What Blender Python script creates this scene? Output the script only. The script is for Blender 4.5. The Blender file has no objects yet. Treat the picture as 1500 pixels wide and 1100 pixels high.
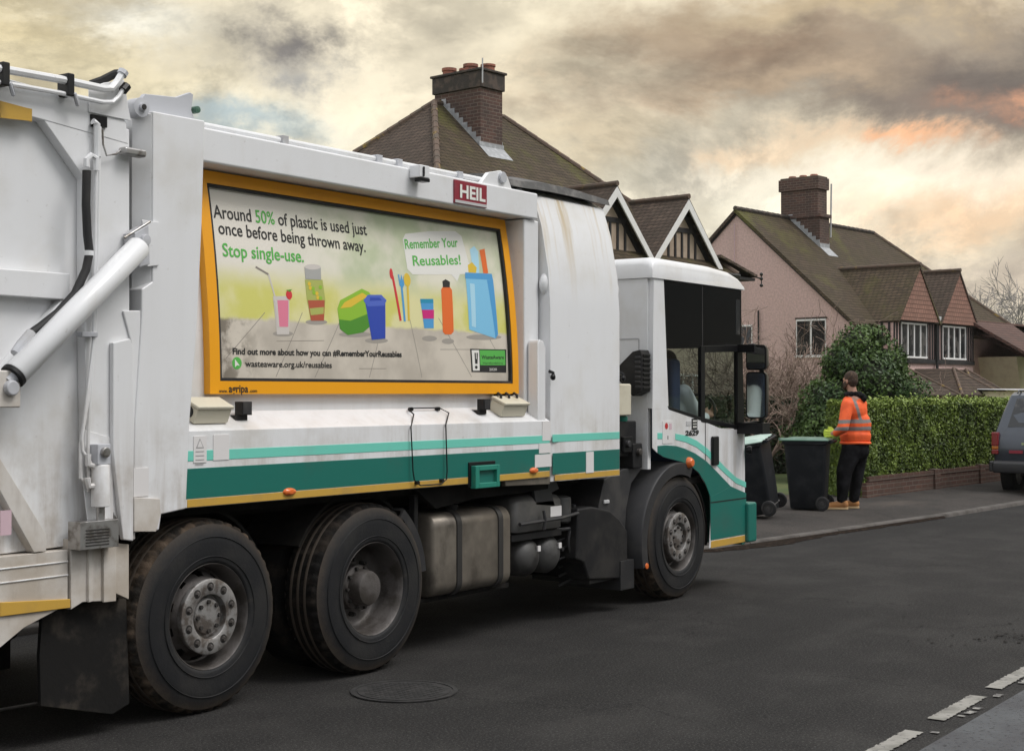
import bpy, bmesh, math, random
from mathutils import Vector, Matrix, Euler, noise
C = bpy.context.scene.collection
SC = bpy.context.scene
# ------------------------------------------------------------------ camera
FPX = 2142.0; AL = math.radians(35); PT = math.atan(25 / FPX); CH = 1.73
cam_d = bpy.data.cameras.new('camera'); cam = bpy.data.objects.new('camera', cam_d); C.objects.link(cam)
SC.camera = cam
cam_d.sensor_width = 36; cam_d.lens = FPX / 1500 * 36; cam_d.clip_start = .1; cam_d.clip_end = 2000
CF = Vector((math.cos(AL) * math.cos(PT), math.sin(AL) * math.cos(PT), math.sin(PT)))
CR = Vector((math.sin(AL), -math.cos(AL), 0)); CU = CR.cross(CF) * 1.0
cam.matrix_world = Matrix(((CR.x, CU.x, -CF.x, 0), (CR.y, CU.y, -CF.y, 0), (CR.z, CU.z, -CF.z, CH), (0, 0, 0, 1)))
# ------------------------------------------------------------------ world
SUN_EL, SUN_AZ = math.radians(56), math.radians(-70)     # direction towards the sun, azimuth from +X
W = bpy.data.worlds.new('World'); SC.world = W; W.use_nodes = True
nt = W.node_tree; nt.nodes.clear()
class NB:
    def __init__(s, nt): s.nt = nt
    def n(s, t, **k):
        x = s.nt.nodes.new(t)
        for a, b in k.items(): setattr(x, a, b)
        return x
    def l(s, a, b): s.nt.links.new(a, b)
    def m(s, op, a, b=None, c=None, clamp=False):
        x = s.nt.nodes.new('ShaderNodeMath'); x.operation = op; x.use_clamp = clamp
        for i, v in enumerate((a, b, c)):
            if v is None: continue
            if isinstance(v, (int, float)): x.inputs[i].default_value = v
            else: s.l(v, x.inputs[i])
        return x.outputs[0]
    def mix(s, f, a, b):
        x = s.nt.nodes.new('ShaderNodeMix'); x.data_type = 'RGBA'
        for i, v in ((0, f), (6, a), (7, b)):
            if isinstance(v, (int, float)): x.inputs[i].default_value = v
            elif isinstance(v, (tuple, list)): x.inputs[i].default_value = (*v, 1) if len(v) == 3 else v
            else: s.l(v, x.inputs[i])
        return x.outputs[2]
    def ramp(s, f, lo, hi):
        x = s.nt.nodes.new('ShaderNodeMapRange'); x.interpolation_type = 'SMOOTHSTEP'
        x.inputs[1].default_value = lo; x.inputs[2].default_value = hi; s.l(f, x.inputs[0]); return x.outputs[0]
    def noise(s, vec, sc, det=5, rough=.55, dist=0):
        x = s.nt.nodes.new('ShaderNodeTexNoise'); x.inputs['Scale'].default_value = sc; x.inputs['Detail'].default_value = det
        x.inputs['Roughness'].default_value = rough; x.inputs['Distortion'].default_value = dist
        if vec is not None: s.l(vec, x.inputs['Vector'])
        return x
b = NB(nt)
sky = b.n('ShaderNodeTexSky', sky_type='NISHITA'); sky.sun_disc = False
sky.sun_elevation = SUN_EL; sky.sun_rotation = math.pi / 2 - SUN_AZ
tc = b.n('ShaderNodeTexCoord'); vt = tc.outputs['Generated']
def dot(v):
    x = b.n('ShaderNodeVectorMath', operation='DOT_PRODUCT'); b.l(vt, x.inputs[0]); x.inputs[1].default_value = v; return x.outputs['Value']
da = dot((math.sin(AL), -math.cos(AL), 0)); df = dot((math.cos(AL), math.sin(AL), 0)); dz = dot((0, 0, 1))
cx = b.n('ShaderNodeCombineXYZ'); b.l(da, cx.inputs[0]); b.l(b.m('MULTIPLY', dz, 1.6), cx.inputs[1]); b.l(df, cx.inputs[2])
n1 = b.noise(cx.outputs[0], 4.2, 9, .6, .25); n2 = b.noise(cx.outputs[0], 5.5, 10, .66, .2); n3 = b.noise(cx.outputs[0], 2.6, 6, .6, .3)
sep = b.n('ShaderNodeSeparateColor'); b.l(n2.outputs['Color'], sep.inputs[0])
wa = b.m('ADD', da, b.m('MULTIPLY', b.m('SUBTRACT', sep.outputs[0], .5), .26))
wz = b.m('ADD', dz, b.m('MULTIPLY', b.m('SUBTRACT', sep.outputs[1], .5), .13))
def blob(px, py, sx, sy):
    a0 = (px - 750) / FPX; z0 = (575 - py) / FPX; k = 1 / math.sqrt(1 + a0 * a0 + z0 * z0)
    u = b.m('MULTIPLY', b.m('SUBTRACT', wa, a0 * k), FPX / sx); v = b.m('MULTIPLY', b.m('SUBTRACT', wz, z0 * k), FPX / sy)
    r = b.m('ADD', b.m('MULTIPLY', u, u), b.m('MULTIPLY', v, v))
    e = b.m('EXPONENT', b.m('MULTIPLY', r, -1)); return b.m('MULTIPLY', e, b.m('GREATER_THAN', df, 0))
cloud = b.mix(b.ramp(n1.outputs[0], .40, .58), (.50, .42, .31), (1.0, .89, .66))
cloud = b.mix(b.m('MULTIPLY', b.ramp(n3.outputs[0], .5, .7), .22), cloud, (.48, .47, .43))
def add(px, py, sx, sy, col, k=1.0):
    global cloud
    cloud = b.mix(b.m('MULTIPLY', blob(px, py, sx, sy), k, clamp=True), cloud, col)
add(60, 60, 190, 90, (.66, .54, .28), .7)
add(220, 35, 110, 32, (1.05, 1.0, .84), .9)
add(370, 180, 150, 30, (.36, .45, .48), .9)
add(150, 120, 160, 40, (.80, .70, .46), .7)
add(640, 90, 90, 60, (.62, .55, .42), .6)
add(440, 55, 80, 40, (.20, .18, .16), 1.0)
add(480, 110, 60, 30, (.26, .26, .26), .8)
add(800, 110, 110, 90, (.98, .88, .64), .75)
add(930, 60, 150, 45, (.46, .34, .22), .8)
add(1060, 145, 130, 22, (.55, .38, .25), .7)
add(1000, 240, 120, 70, (.52, .50, .42), .7)
add(1340, 135, 270, 68, (.20, .165, .135), 1.0)
add(1400, 175, 120, 40, (.15, .13, .115), .9)
add(1240, 180, 90, 28, (.22, .175, .14), .85)
add(1080, 95, 210, 55, (.34, .235, .15), .95)
add(1420, 45, 150, 35, (.36, .28, .2), .8)
add(1240, 35, 220, 22, (.62, .47, .27), .75)
add(1265, 226, 75, 15, (1.0, .50, .24), 1.0)
add(1470, 165, 90, 18, (.85, .42, .23), .9)
add(1120, 145, 120, 20, (.62, .46, .30), .7)
add(1280, 282, 240, 36, (1.2, 1.06, .85), .95)
add(1180, 230, 60, 30, (.88, .72, .50), .5)
add(1420, 325, 170, 40, (1.0, .70, .44), .85)
add(1100, 235, 70, 20, (1.0, .72, .46), .6)
add(900, 190, 110, 35, (.86, .70, .46), .6)
add(1130, 330, 120, 50, (1.0, .94, .76), .85)
add(1440, 420, 200, 40, (.62, .52, .42), .8)
# above and behind the view: plain bright overcast
n5 = b.noise(cx.outputs[0], 15.0, 9, .6, .2); n6 = b.noise(cx.outputs[0], 7.0, 9, .58, .25)
hi = b.n('ShaderNodeMix'); hi.data_type = 'RGBA'; hi.blend_type = 'MULTIPLY'; hi.inputs[0].default_value = 1; b.l(cloud, hi.inputs[6])
det = b.m('ADD', b.m('MULTIPLY', b.ramp(n6.outputs[0], .42, .58), .34), b.m('MULTIPLY', b.ramp(n5.outputs[0], .38, .62), .16)); det = b.m('ADD', b.m('ADD', det, b.m('MULTIPLY', b.ramp(n2.outputs[0], .49, .56), .22)), .70)
cc = b.n('ShaderNodeCombineXYZ'); b.l(det, cc.inputs[0]); b.l(det, cc.inputs[1]); b.l(det, cc.inputs[2]); b.l(cc.outputs[0], hi.inputs[7]); cloud = hi.outputs[2]
up = b.m('MULTIPLY', b.ramp(dz, .30, .62), 1.0)
back = b.ramp(b.m('MULTIPLY', df, -1), -.45, .25)
oc = b.mix(b.ramp(n1.outputs[0], .35, .68), (1.0, 1.02, 1.06), (1.42, 1.42, 1.42))
cloud = b.mix(b.m('MAXIMUM', up, back), cloud, oc)
# dark band added low on camera's side, for unseen rooftops and trees, cutting light
dy = dot((0, -1, 0)); low = b.m('MULTIPLY', b.ramp(dy, .05, .35), b.m('SUBTRACT', 1.0, b.ramp(b.m('ADD', dz, b.m('MULTIPLY', b.m('SUBTRACT', n1.outputs[0], .5), .25)), .16, .34)))
cloud = b.mix(low, cloud, (.085, .08, .07))
bg1 = b.n('ShaderNodeBackground'); b.l(sky.outputs[0], bg1.inputs[0]); bg1.inputs[1].default_value = .06
bg2 = b.n('ShaderNodeBackground'); b.l(cloud, bg2.inputs[0]); bg2.inputs[1].default_value = 1.0
ms = b.n('ShaderNodeMixShader'); ms.inputs[0].default_value = .9
b.l(bg1.outputs[0], ms.inputs[1]); b.l(bg2.outputs[0], ms.inputs[2])
wo = b.n('ShaderNodeOutputWorld'); b.l(ms.outputs[0], wo.inputs[0])
# ------------------------------------------------------------------ sun (overcast, soft)
sd = bpy.data.lights.new('sun', 'SUN'); so = bpy.data.objects.new('sun', sd); C.objects.link(so)
sd.energy = 1.9; sd.angle = math.radians(25); sd.color = (1, .97, .94)
sdir = Vector((math.cos(SUN_EL) * math.cos(SUN_AZ), math.cos(SUN_EL) * math.sin(SUN_AZ), math.sin(SUN_EL)))
so.rotation_euler = sdir.to_track_quat('Z', 'Y').to_euler(); so.location = sdir * 30
SC.view_settings.view_transform = 'Standard'; SC.view_settings.look = 'None'; SC.view_settings.exposure = 0; SC.view_settings.gamma = 1
# ------------------------------------------------------------------ pixel helpers (photograph's 1500 x 1100)
def ray(px, py): return CF + CR * ((px - 750) / FPX) + CU * ((550 - py) / FPX)
def S(px, py, y=5.85):                 # on the plane Y = y  -> (x, z)
    v = ray(px, py); t = y / v.y; return (v.x * t, CH + v.z * t)
def G(px, py, z=0):                    # on the plane Z = z
    v = ray(px, py); t = (z - CH) / v.z; return Vector((v.x * t, v.y * t, z))
def D(px, py, d): return Vector((0, 0, CH)) + ray(px, py) * d
# ------------------------------------------------------------------ materials
MATS = {}
def mat(name, col, rough=.6, metal=0., col2=None, sc=3, lo=.45, hi=.65, amt=1., bump=0., bsc=40, stretch=(1, 1, 1), col3=None, sc3=1, lo3=.5, hi3=.7, amt3=1., st3=(1, 1, 1), coat=0, fn=None, spec=.5, det=6):
    m = bpy.data.materials.new(name); m.use_nodes = True; t = m.node_tree; b = NB(t); p = t.nodes['Principled BSDF']
    p.inputs['Roughness'].default_value = rough; p.inputs['Metallic'].default_value = metal; p.inputs['Specular IOR Level'].default_value = spec
    p.inputs['Coat Weight'].default_value = coat; p.inputs['Coat Roughness'].default_value = .1
    p.inputs['Base Color'].default_value = (*col, 1)
    tc = b.n('ShaderNodeTexCoord'); c = None
    def mp(st):
        x = b.n('ShaderNodeMapping'); x.inputs['Scale'].default_value = st; b.l(tc.outputs['Object'], x.inputs[0]); return x.outputs[0]
    if col2:
        nn = b.noise(mp(stretch), sc, det, .6); c = b.mix(b.m('MULTIPLY', b.ramp(nn.outputs[0], lo, hi), amt), col, col2)
    if col3:
        nn = b.noise(mp(st3), sc3, 6, .62); c = b.mix(b.m('MULTIPLY', b.ramp(nn.outputs[0], lo3, hi3), amt3), c if c else col, col3)
    if fn: c = fn(b, tc, c if c else col, p) or c
    if c is not None and not isinstance(c, tuple): b.l(c, p.inputs['Base Color'])
    if bump:
        nn = b.noise(mp((1, 1, 1)), bsc, 4, .6); bp = b.n('ShaderNodeBump'); bp.inputs['Strength'].default_value = bump; bp.inputs['Distance'].default_value = .02
        b.l(nn.outputs[0], bp.inputs['Height'])
        if p.inputs['Normal'].links: b.l(p.inputs['Normal'].links[0].from_socket, bp.inputs['Normal'])
        b.l(bp.outputs[0], p.inputs['Normal'])
    MATS[name] = m; return m
def brickfn(w, h, mortar_col, cols, msize=.012, bumpd=.01, slope=False, bstr=.6, mix2=.5, mossy=None):
    def fn(b, tc, c, p):
        sp = b.n('ShaderNodeSeparateXYZ'); b.l(tc.outputs['Object'], sp.inputs[0])
        cb = b.n('ShaderNodeCombineXYZ'); b.l(b.m('ADD', sp.outputs[0], sp.outputs[1]), cb.inputs[0])
        b.l(b.m('MULTIPLY', sp.outputs[2], 1.4 if slope else 1.0), cb.inputs[1])
        br = b.n('ShaderNodeTexBrick'); br.offset = .5; b.l(cb.outputs[0], br.inputs[0]); br.inputs['Scale'].default_value = 1
        br.inputs['Brick Width'].default_value = w; br.inputs['Row Height'].default_value = h; br.inputs['Mortar Size'].default_value = msize; br.inputs['Mortar Smooth'].default_value = .3
        br.inputs['Color1'].default_value = (*cols[0], 1); br.inputs['Color2'].default_value = (*cols[1], 1); br.inputs['Mortar'].default_value = (*mortar_col, 1)
        nn = b.noise(tc.outputs['Object'], 1.3, 6, .65)
        r = b.mix(b.m('MULTIPLY', b.ramp(nn.outputs[0], .4, .65), mix2), br.outputs[0], cols[2])
        if mossy:
            n4 = b.noise(tc.outputs['Object'], mossy[1], 7, .7); r = b.mix(b.m('MULTIPLY', b.ramp(n4.outputs[0], mossy[2], mossy[3]), .85), r, mossy[0])
        bp = b.n('ShaderNodeBump'); bp.inputs['Strength'].default_value = bstr; bp.inputs['Distance'].default_value = bumpd
        if slope:      # overlapping courses: each course rises towards its lower edge
            fr = b.m('SUBTRACT', 1.0, b.m('FRACT', b.m('DIVIDE', b.m('MULTIPLY', sp.outputs[2], 1.4), h)))
            b.l(b.m('ADD', fr, b.m('MULTIPLY', br.outputs['Fac'], -.4)), bp.inputs['Height'])
        else: b.l(b.m('SUBTRACT', 1.0, br.outputs['Fac']), bp.inputs['Height'])
        b.l(bp.outputs[0], p.inputs['Normal'])
        return r
    return fn
# ------------------------------------------------------------------ mesh builder
class MB:
    def __init__(s): s.v = []; s.f = []; s.mi = []; s.mats = []
    def m(s, name):
        if name not in s.mats: s.mats.append(name)
        return s.mats.index(name)
    def add(s, vs, fs, m):
        k = len(s.v); s.v += [tuple(v) for v in vs]; i = s.m(m)
        for f in fs: s.f.append(tuple(k + j for j in f)); s.mi.append(i)
        return s
    def box(s, x0, x1, y0, y1, z0, z1, m, rot=None, at=None):
        vs = [Vector((x, y, z)) for x in (x0, x1) for y in (y0, y1) for z in (z0, z1)]
        if rot is not None: vs = [rot @ v for v in vs]
        if at is not None: vs = [v + Vector(at) for v in vs]
        return s.add(vs, [(0, 1, 3, 2), (4, 6, 7, 5), (0, 4, 5, 1), (2, 3, 7, 6), (0, 2, 6, 4), (1, 5, 7, 3)], m)
    def prism(s, poly, y0, y1, m, axis='y'):      # poly in (x,z); y0 near face
        n = len(poly)
        def P(a, c, b_): return {'y': (a, b_, c), 'x': (b_, a, c), 'z': (a, c, b_)}[axis]
        vs = [P(a, c, y0) for a, c in poly] + [P(a, c, y1) for a, c in poly]
        fs = [tuple(range(n)), tuple(range(2 * n - 1, n - 1, -1))] + [(i, i + n, (i + 1) % n + n, (i + 1) % n) for i in range(n)]
        return s.add(vs, fs, m)
    def tube(s, pts, r, m, seg=10, cap=True):
        pts = [Vector(p) for p in pts]; rs = r if isinstance(r, (list, tuple)) else [r] * len(pts); n = len(pts); vs = []; up = None
        for i, p in enumerate(pts):
            d = (pts[min(i + 1, n - 1)] - pts[max(i - 1, 0)]).normalized()
            if up is None: up = d.orthogonal().normalized()
            up = (up - d * up.dot(d)).normalized(); w = d.cross(up)
            vs += [p + (up * math.cos(2 * math.pi * k / seg) + w * math.sin(2 * math.pi * k / seg)) * rs[i] for k in range(seg)]
        fs = [(i * seg + k, i * seg + (k + 1) % seg, (i + 1) * seg + (k + 1) % seg, (i + 1) * seg + k) for i in range(n - 1) for k in range(seg)]
        if cap: fs += [tuple(range(seg - 1, -1, -1)), tuple((n - 1) * seg + k for k in range(seg))]
        return s.add(vs, fs, m)
    def lathe(s, prof, c, axis, m, seg=48, skip=None, rfn=None):   # prof [(r, d)], revolved about axis through c
        ax = Vector(axis).normalized(); u = Vector((1, 0, 0)) if abs(ax.x) < .9 else Vector((0, 1, 0)); u = (u - ax * u.dot(ax)).normalized(); w = ax.cross(u); c = Vector(c)
        vs = []
        for i, (r, d) in enumerate(prof):
            for k in range(seg):
                a = 2 * math.pi * k / seg; rr = rfn(i, k, r) if rfn else r
                vs.append(c + ax * d + (u * math.cos(a) + w * math.sin(a)) * rr)
        fs = []
        for i in range(len(prof) - 1):
            for k in range(seg):
                if skip and skip(i, k): continue
                fs.append((i * seg + k, i * seg + (k + 1) % seg, (i + 1) * seg + (k + 1) % seg, (i + 1) * seg + k))
        return s.add(vs, fs, m)
    def ellip(s, c, r, m, seg=14, ring=9, rot=None):
        c = Vector(c); vs = []
        for i in range(ring + 1):
            th = math.pi * i / ring
            for k in range(seg):
                a = 2 * math.pi * k / seg; v = Vector((r[0] * math.sin(th) * math.cos(a), r[1] * math.sin(th) * math.sin(a), r[2] * math.cos(th)))
                vs.append(c + (rot @ v if rot is not None else v))
        return s.add(vs, [(i * seg + k, (i + 1) * seg + k, (i + 1) * seg + (k + 1) % seg, i * seg + (k + 1) % seg) for i in range(ring) for k in range(seg)], m)
    def loft(s, rings, m, cap=True):
        n = len(rings[0]); vs = [v for r in rings for v in r]
        fs = [(i * n + k, i * n + (k + 1) % n, (i + 1) * n + (k + 1) % n, (i + 1) * n + k) for i in range(len(rings) - 1) for k in range(n)]
        if cap: fs += [tuple(range(n - 1, -1, -1)), tuple((len(rings) - 1) * n + k for k in range(n))]
        return s.add(vs, fs, m)
    def build(s, name, parent=None, origin=None, bevel=0, smooth=True, angle=35, bseg=2, fixn=True, merge=True):
        me = bpy.data.meshes.new(name)
        wp = WP.get(parent.name, Vector()) if parent is not None else Vector()
        og = Vector(origin) if origin is not None else wp
        me.from_pydata([Vector(v) - og for v in s.v], [], s.f)
        for n_ in s.mats: me.materials.append(MATS[n_])
        me.polygons.foreach_set('material_index', s.mi)
        if merge:
            bm = bmesh.new(); bm.from_mesh(me)
            bmesh.ops.remove_doubles(bm, verts=bm.verts, dist=1e-5)
            if fixn: bmesh.ops.recalc_face_normals(bm, faces=bm.faces)
            bm.to_mesh(me); bm.free()
        if smooth:
            me.polygons.foreach_set('use_smooth', [True] * len(me.polygons)); me.set_sharp_from_angle(angle=math.radians(angle))
        o = bpy.data.objects.new(name, me); C.objects.link(o)
        o.location = og - wp
        if parent is not None: o.parent = parent
        WP[o.name] = og
        if bevel:
            md = o.modifiers.new('bevel', 'BEVEL'); md.width = bevel; md.segments = bseg; md.limit_method = 'ANGLE'; md.angle_limit = math.radians(40); md.harden_normals = smooth
        return o
WP = {}
def tag(o, label=None, cat=None, group=None, kind=None):
    if label: o['label'] = label
    if cat: o['category'] = cat
    if group: o['group'] = group
    if kind: o['kind'] = kind
    return o
def thing(name, label, cat, loc=(0, 0, 0), rz=0, group=None, local=False):
    o = bpy.data.objects.new(name, None); C.objects.link(o); o.location = loc; o.rotation_euler = (0, 0, rz); o.empty_display_size = .3
    WP[o.name] = Vector() if local else Vector(loc)
    return tag(o, label, cat, group)
def copy_tree(o, parent=None):
    c = o.copy(); C.objects.link(c); c.parent = parent
    for ch in list(o.children): copy_tree(ch, c)
    return c
def kids(o): return [x for x in bpy.data.objects if x.parent is o]
def text_mesh(s, cols=None, bold=0.0, shear=0.0):
    """glyph outlines of the built-in font as flat triangles: (verts (x,y), faces, material index per face, x0, x1)"""
    cu = bpy.data.curves.new('t', 'FONT'); cu.body = s; cu.size = 1; cu.offset = bold; cu.shear = shear; cu.resolution_u = 3
    ob = bpy.data.objects.new('t', cu); C.objects.link(ob)
    if cols:
        for _ in range(max(cols) + 1): cu.materials.append(None)
        for i, k in enumerate(cols): cu.body_format[i].material_index = k
    dg = bpy.context.evaluated_depsgraph_get(); me = bpy.data.meshes.new_from_object(ob.evaluated_get(dg))
    vs = [(v.co.x, v.co.y) for v in me.vertices]; fs = [tuple(p.vertices) for p in me.polygons]; mi = [p.material_index for p in me.polygons]
    bpy.data.objects.remove(ob); bpy.data.meshes.remove(me)
    xs = [v[0] for v in vs]; return vs, fs, mi, min(xs), max(xs)
def put_text(mb, s, fn, w, capw, mats, cols=None, bold=0., shear=0.):
    """fn(u, v) -> world point; text spans u 0..w, cap height capw"""
    vs, fs, mi, x0, x1 = text_mesh(s, cols, bold, shear)
    k = w / (x1 - x0); kv = capw / .69
    pts = [fn((x - x0) * k, y * kv) for x, y in vs]
    base = len(mb.v); mb.v += [tuple(p) for p in pts]
    for f, i in zip(fs, mi): mb.f.append(tuple(base + j for j in f)); mb.mi.append(mb.m(mats[min(i, len(mats) - 1)]))
# ================================================================== MATERIALS
def grime(b, tc, c, p):
    s = b.n('ShaderNodeSeparateXYZ'); b.l(tc.outputs['Object'], s.inputs[0]); z = s.outputs[2]
    mp = b.n('ShaderNodeMapping'); mp.inputs['Scale'].default_value = (5, 5, .5); b.l(tc.outputs['Object'], mp.inputs[0])
    n = b.noise(mp.outputs[0], 2.0, 8, .65, .3); n2 = b.noise(tc.outputs['Object'], 3.2, 8, .7); n3 = b.noise(tc.outputs['Object'], 26, 5, .7)
    w = b.m('ADD', b.m('MULTIPLY', b.ramp(z, 1.9, .9), .62), .045)
    f = b.m('MULTIPLY', w, b.m('ADD', b.m('MULTIPLY', b.ramp(n.outputs[0], .42, .7), .7), b.m('MULTIPLY', b.ramp(n2.outputs[0], .45, .7), .6)), clamp=True)
    r = b.mix(f, c, (.33, .27, .21)); return b.mix(b.m('MULTIPLY', b.ramp(n3.outputs[0], .64, .72), .30), r, (.30, .26, .22))
mat('truck_white', (.775, .78, .79), .33, col2=(.64, .62, .58), sc=1.6, lo=.46, hi=.74, amt=.6, col3=(.56, .52, .46), sc3=5, st3=(1.4, 1.4, .13), lo3=.56, hi3=.8, amt3=.3, coat=.25, bump=.02, bsc=14, fn=grime)
def rusty(b, tc, c, p):
    c = grime(b, tc, c, p); s = b.n('ShaderNodeSeparateXYZ'); b.l(tc.outputs['Object'], s.inputs[0]); mp = b.n('ShaderNodeMapping'); mp.inputs['Scale'].default_value = (6, 1, .35); b.l(tc.outputs['Object'], mp.inputs[0]); n = b.noise(mp.outputs[0], 1.6, 6, .6)
    return b.mix(b.m('MULTIPLY', b.m('MULTIPLY', b.ramp(n.outputs[0], .46, .66), b.ramp(s.outputs[2], 2.3, 3.15)), .8), c, (.50, .38, .20))
mat('cowl_white', (.775, .78, .79), .36, col2=(.68, .66, .61), sc=1.6, lo=.46, hi=.74, amt=.6, coat=.2, bump=.02, bsc=14, fn=rusty)
mat('truck_white_dirty', (.63, .60, .56), .55, col2=(.40, .34, .27), sc=2.2, lo=.38, hi=.66, amt=.8, col3=(.25, .2, .16), sc3=6, st3=(1.5, 1.5, .2), lo3=.55, hi3=.75, amt3=.5, bump=.04, bsc=30)
mat('truck_grey', (.50, .51, .54), .45, col2=(.38, .37, .36), sc=2, lo=.45, hi=.7)
mat('cream_box', (.62, .58, .46), .5, col2=(.5, .45, .34), sc=8, lo=.5, hi=.7, amt=.6)
mat('stripe_light', (.17, .62, .50), .35, col2=(.2, .5, .42), sc=3, lo=.5, hi=.7, amt=.5)
mat('stripe_green', (.010, .150, .118), .38, col2=(.04, .12, .1), sc=3, lo=.5, hi=.75, amt=.6, st3=(1, 1, .2), col3=(.1, .12, .1), sc3=4, lo3=.6, hi3=.8, amt3=.4)
mat('reflective_yellow', (.56, .34, .06), .4, col2=(.42, .27, .08), sc=6, lo=.45, hi=.7, amt=.6)
mat('orange_frame', (.87, .37, .006), .42, col2=(.76, .31, .01), sc=3, lo=.5, hi=.75, amt=.5)
mat('black_rubber', (.013, .013, .014), .65, col2=(.03, .028, .026), sc=6, lo=.45, hi=.7, bump=.1, bsc=60)
def tyrefn(b, tc, c, p):
    v = b.n('ShaderNodeVectorMath', operation='LENGTH'); b.l(tc.outputs['Object'], v.inputs[0]); n = b.noise(tc.outputs['Object'], 11, 6, .7)
    f = b.m('MULTIPLY', b.ramp(b.m('ADD', v.outputs['Value'], b.m('MULTIPLY', b.m('SUBTRACT', n.outputs[0], .5), .10)), .43, .53), .85)
    r = b.mix(f, c, (.060, .046, .034)); f2 = b.m('MULTIPLY', b.ramp(n.outputs[0], .55, .7), b.ramp(v.outputs['Value'], .40, .30)); return b.mix(b.m('MULTIPLY', f2, .5), r, (.05, .042, .036))
mat('tyre', (.0105, .011, .0125), .68, col2=(.022, .0215, .021), sc=4, lo=.4, hi=.7, bump=.12, bsc=60, spec=.3, fn=tyrefn)
mat('flap_rubber', (.010, .0095, .009), .8, spec=.2, col2=(.055, .046, .037), sc=3.4, lo=.46, hi=.66, bump=.15, bsc=30)
mat('tread_shaded', (.009, .0085, .008), .95, spec=.15, col2=(.026, .021, .017), sc=9, bump=.3, bsc=60)  # tread darkened to paint the shade under the body on dual and far tyres
mat('unit_grey', (.055, .054, .052), .5, col2=(.09, .085, .078), sc=4, lo=.45, hi=.7)
mat('tyre_tread', (.018, .0155, .013), .95, col2=(.085, .062, .044), sc=9, lo=.4, hi=.65, bump=.3, bsc=60, spec=.2)
mat('wheel_steel', (.11, .10, .095), .5, .3, col2=(.05, .043, .037), sc=7, lo=.4, hi=.65, bump=.15, bsc=50)
mat('wheel_ring', (.33, .32, .31), .45, .5, col2=(.14, .12, .105), sc=14, lo=.42, hi=.62, bump=.15, bsc=60)
mat('wheel_dark', (.018, .016, .015), .7, 0, col2=(.04, .035, .03), sc=10, lo=.4, hi=.7)
mat('plastic_dark', (.012, .012, .013), .55, spec=.3, col2=(.03, .028, .026), sc=4, lo=.42, hi=.7, bump=.05, bsc=50)
mat('fender', (.028, .028, .030), .45, col2=(.055, .052, .05), sc=5, lo=.45, hi=.7, bump=.03, bsc=40)
mat('chassis', (.008, .0075, .007), .85, spec=.15, col2=(.018, .016, .014), sc=6, lo=.4, hi=.7)
mat('tank_alloy', (.16, .14, .115), .42, .5, col2=(.26, .23, .19), sc=2, lo=.4, hi=.62, col3=(.05, .042, .035), sc3=5, lo3=.5, hi3=.75, st3=(1, 1, .5), amt3=.7, bump=.06, bsc=30)
mat('tank_strap', (.05, .048, .046), .5, .4)
mat('air_tank', (.065, .064, .062), .5, .1, col2=(.02, .019, .018), sc=5, lo=.45, hi=.7, bump=.04)
mat('glass_black', (.003, .0035, .004), .08, spec=.22)
mat('black_gloss', (.008, .008, .009), .3, spec=.3)
mat('lens_orange', (.75, .16, .03), .15, coat=.6)
mat('steel', (.45, .44, .43), .35, .8, col2=(.2, .18, .16), sc=12, lo=.45, hi=.65)
mat('chrome', (.8, .8, .8), .06, 1.)
mat('grey_lid', (.34, .46, .40), .5, col2=(.45, .55, .5), sc=6)
mat('teal_plastic', (.02, .22, .16), .4)
mat('red_plate', (.27, .022, .04), .4, col2=(.25, .05, .07), sc=6)
mat('plate_grey', (.5, .5, .5), .5)
mat('sticker', (.72, .70, .69), .5); mat('sticker_pink', (.62, .45, .50), .5); mat('sticker_print', (.34, .33, .33), .6); mat('red_dot', (.5, .03, .03), .5)
mat('print_black', (.02, .02, .02), .5); mat('print_green', (.10, .46, .08), .5); mat('print_white', (.80, .79, .74), .5); mat('print_deck', (.26, .23, .20), .5)
mat('print_pink', (.75, .22, .32), .4); mat('print_glass', (.62, .58, .54), .4); mat('print_red', (.65, .04, .05), .4); mat('print_blue', (.03, .07, .42), .4); mat('print_blue_top', (.08, .14, .55), .4)
mat('print_lime', (.28, .52, .04), .4); mat('print_lime_dark', (.08, .28, .03), .4); mat('print_sky', (.22, .55, .80), .4); mat('print_sky_dark', (.08, .34, .66), .4); mat('print_sky_pale', (.42, .70, .85), .4)
mat('print_orange', (.80, .16, .03), .4); mat('print_yellow', (.75, .52, .05), .4); mat('print_cyan', (.02, .28, .45), .4); mat('print_magenta', (.62, .02, .2), .4); mat('print_steel', (.40, .40, .38), .4); mat('print_jar', (.42, .46, .12), .4); mat('print_jar_red', (.45, .10, .05), .4); mat('print_shadow_grey', (.36, .33, .29), .5)
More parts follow.
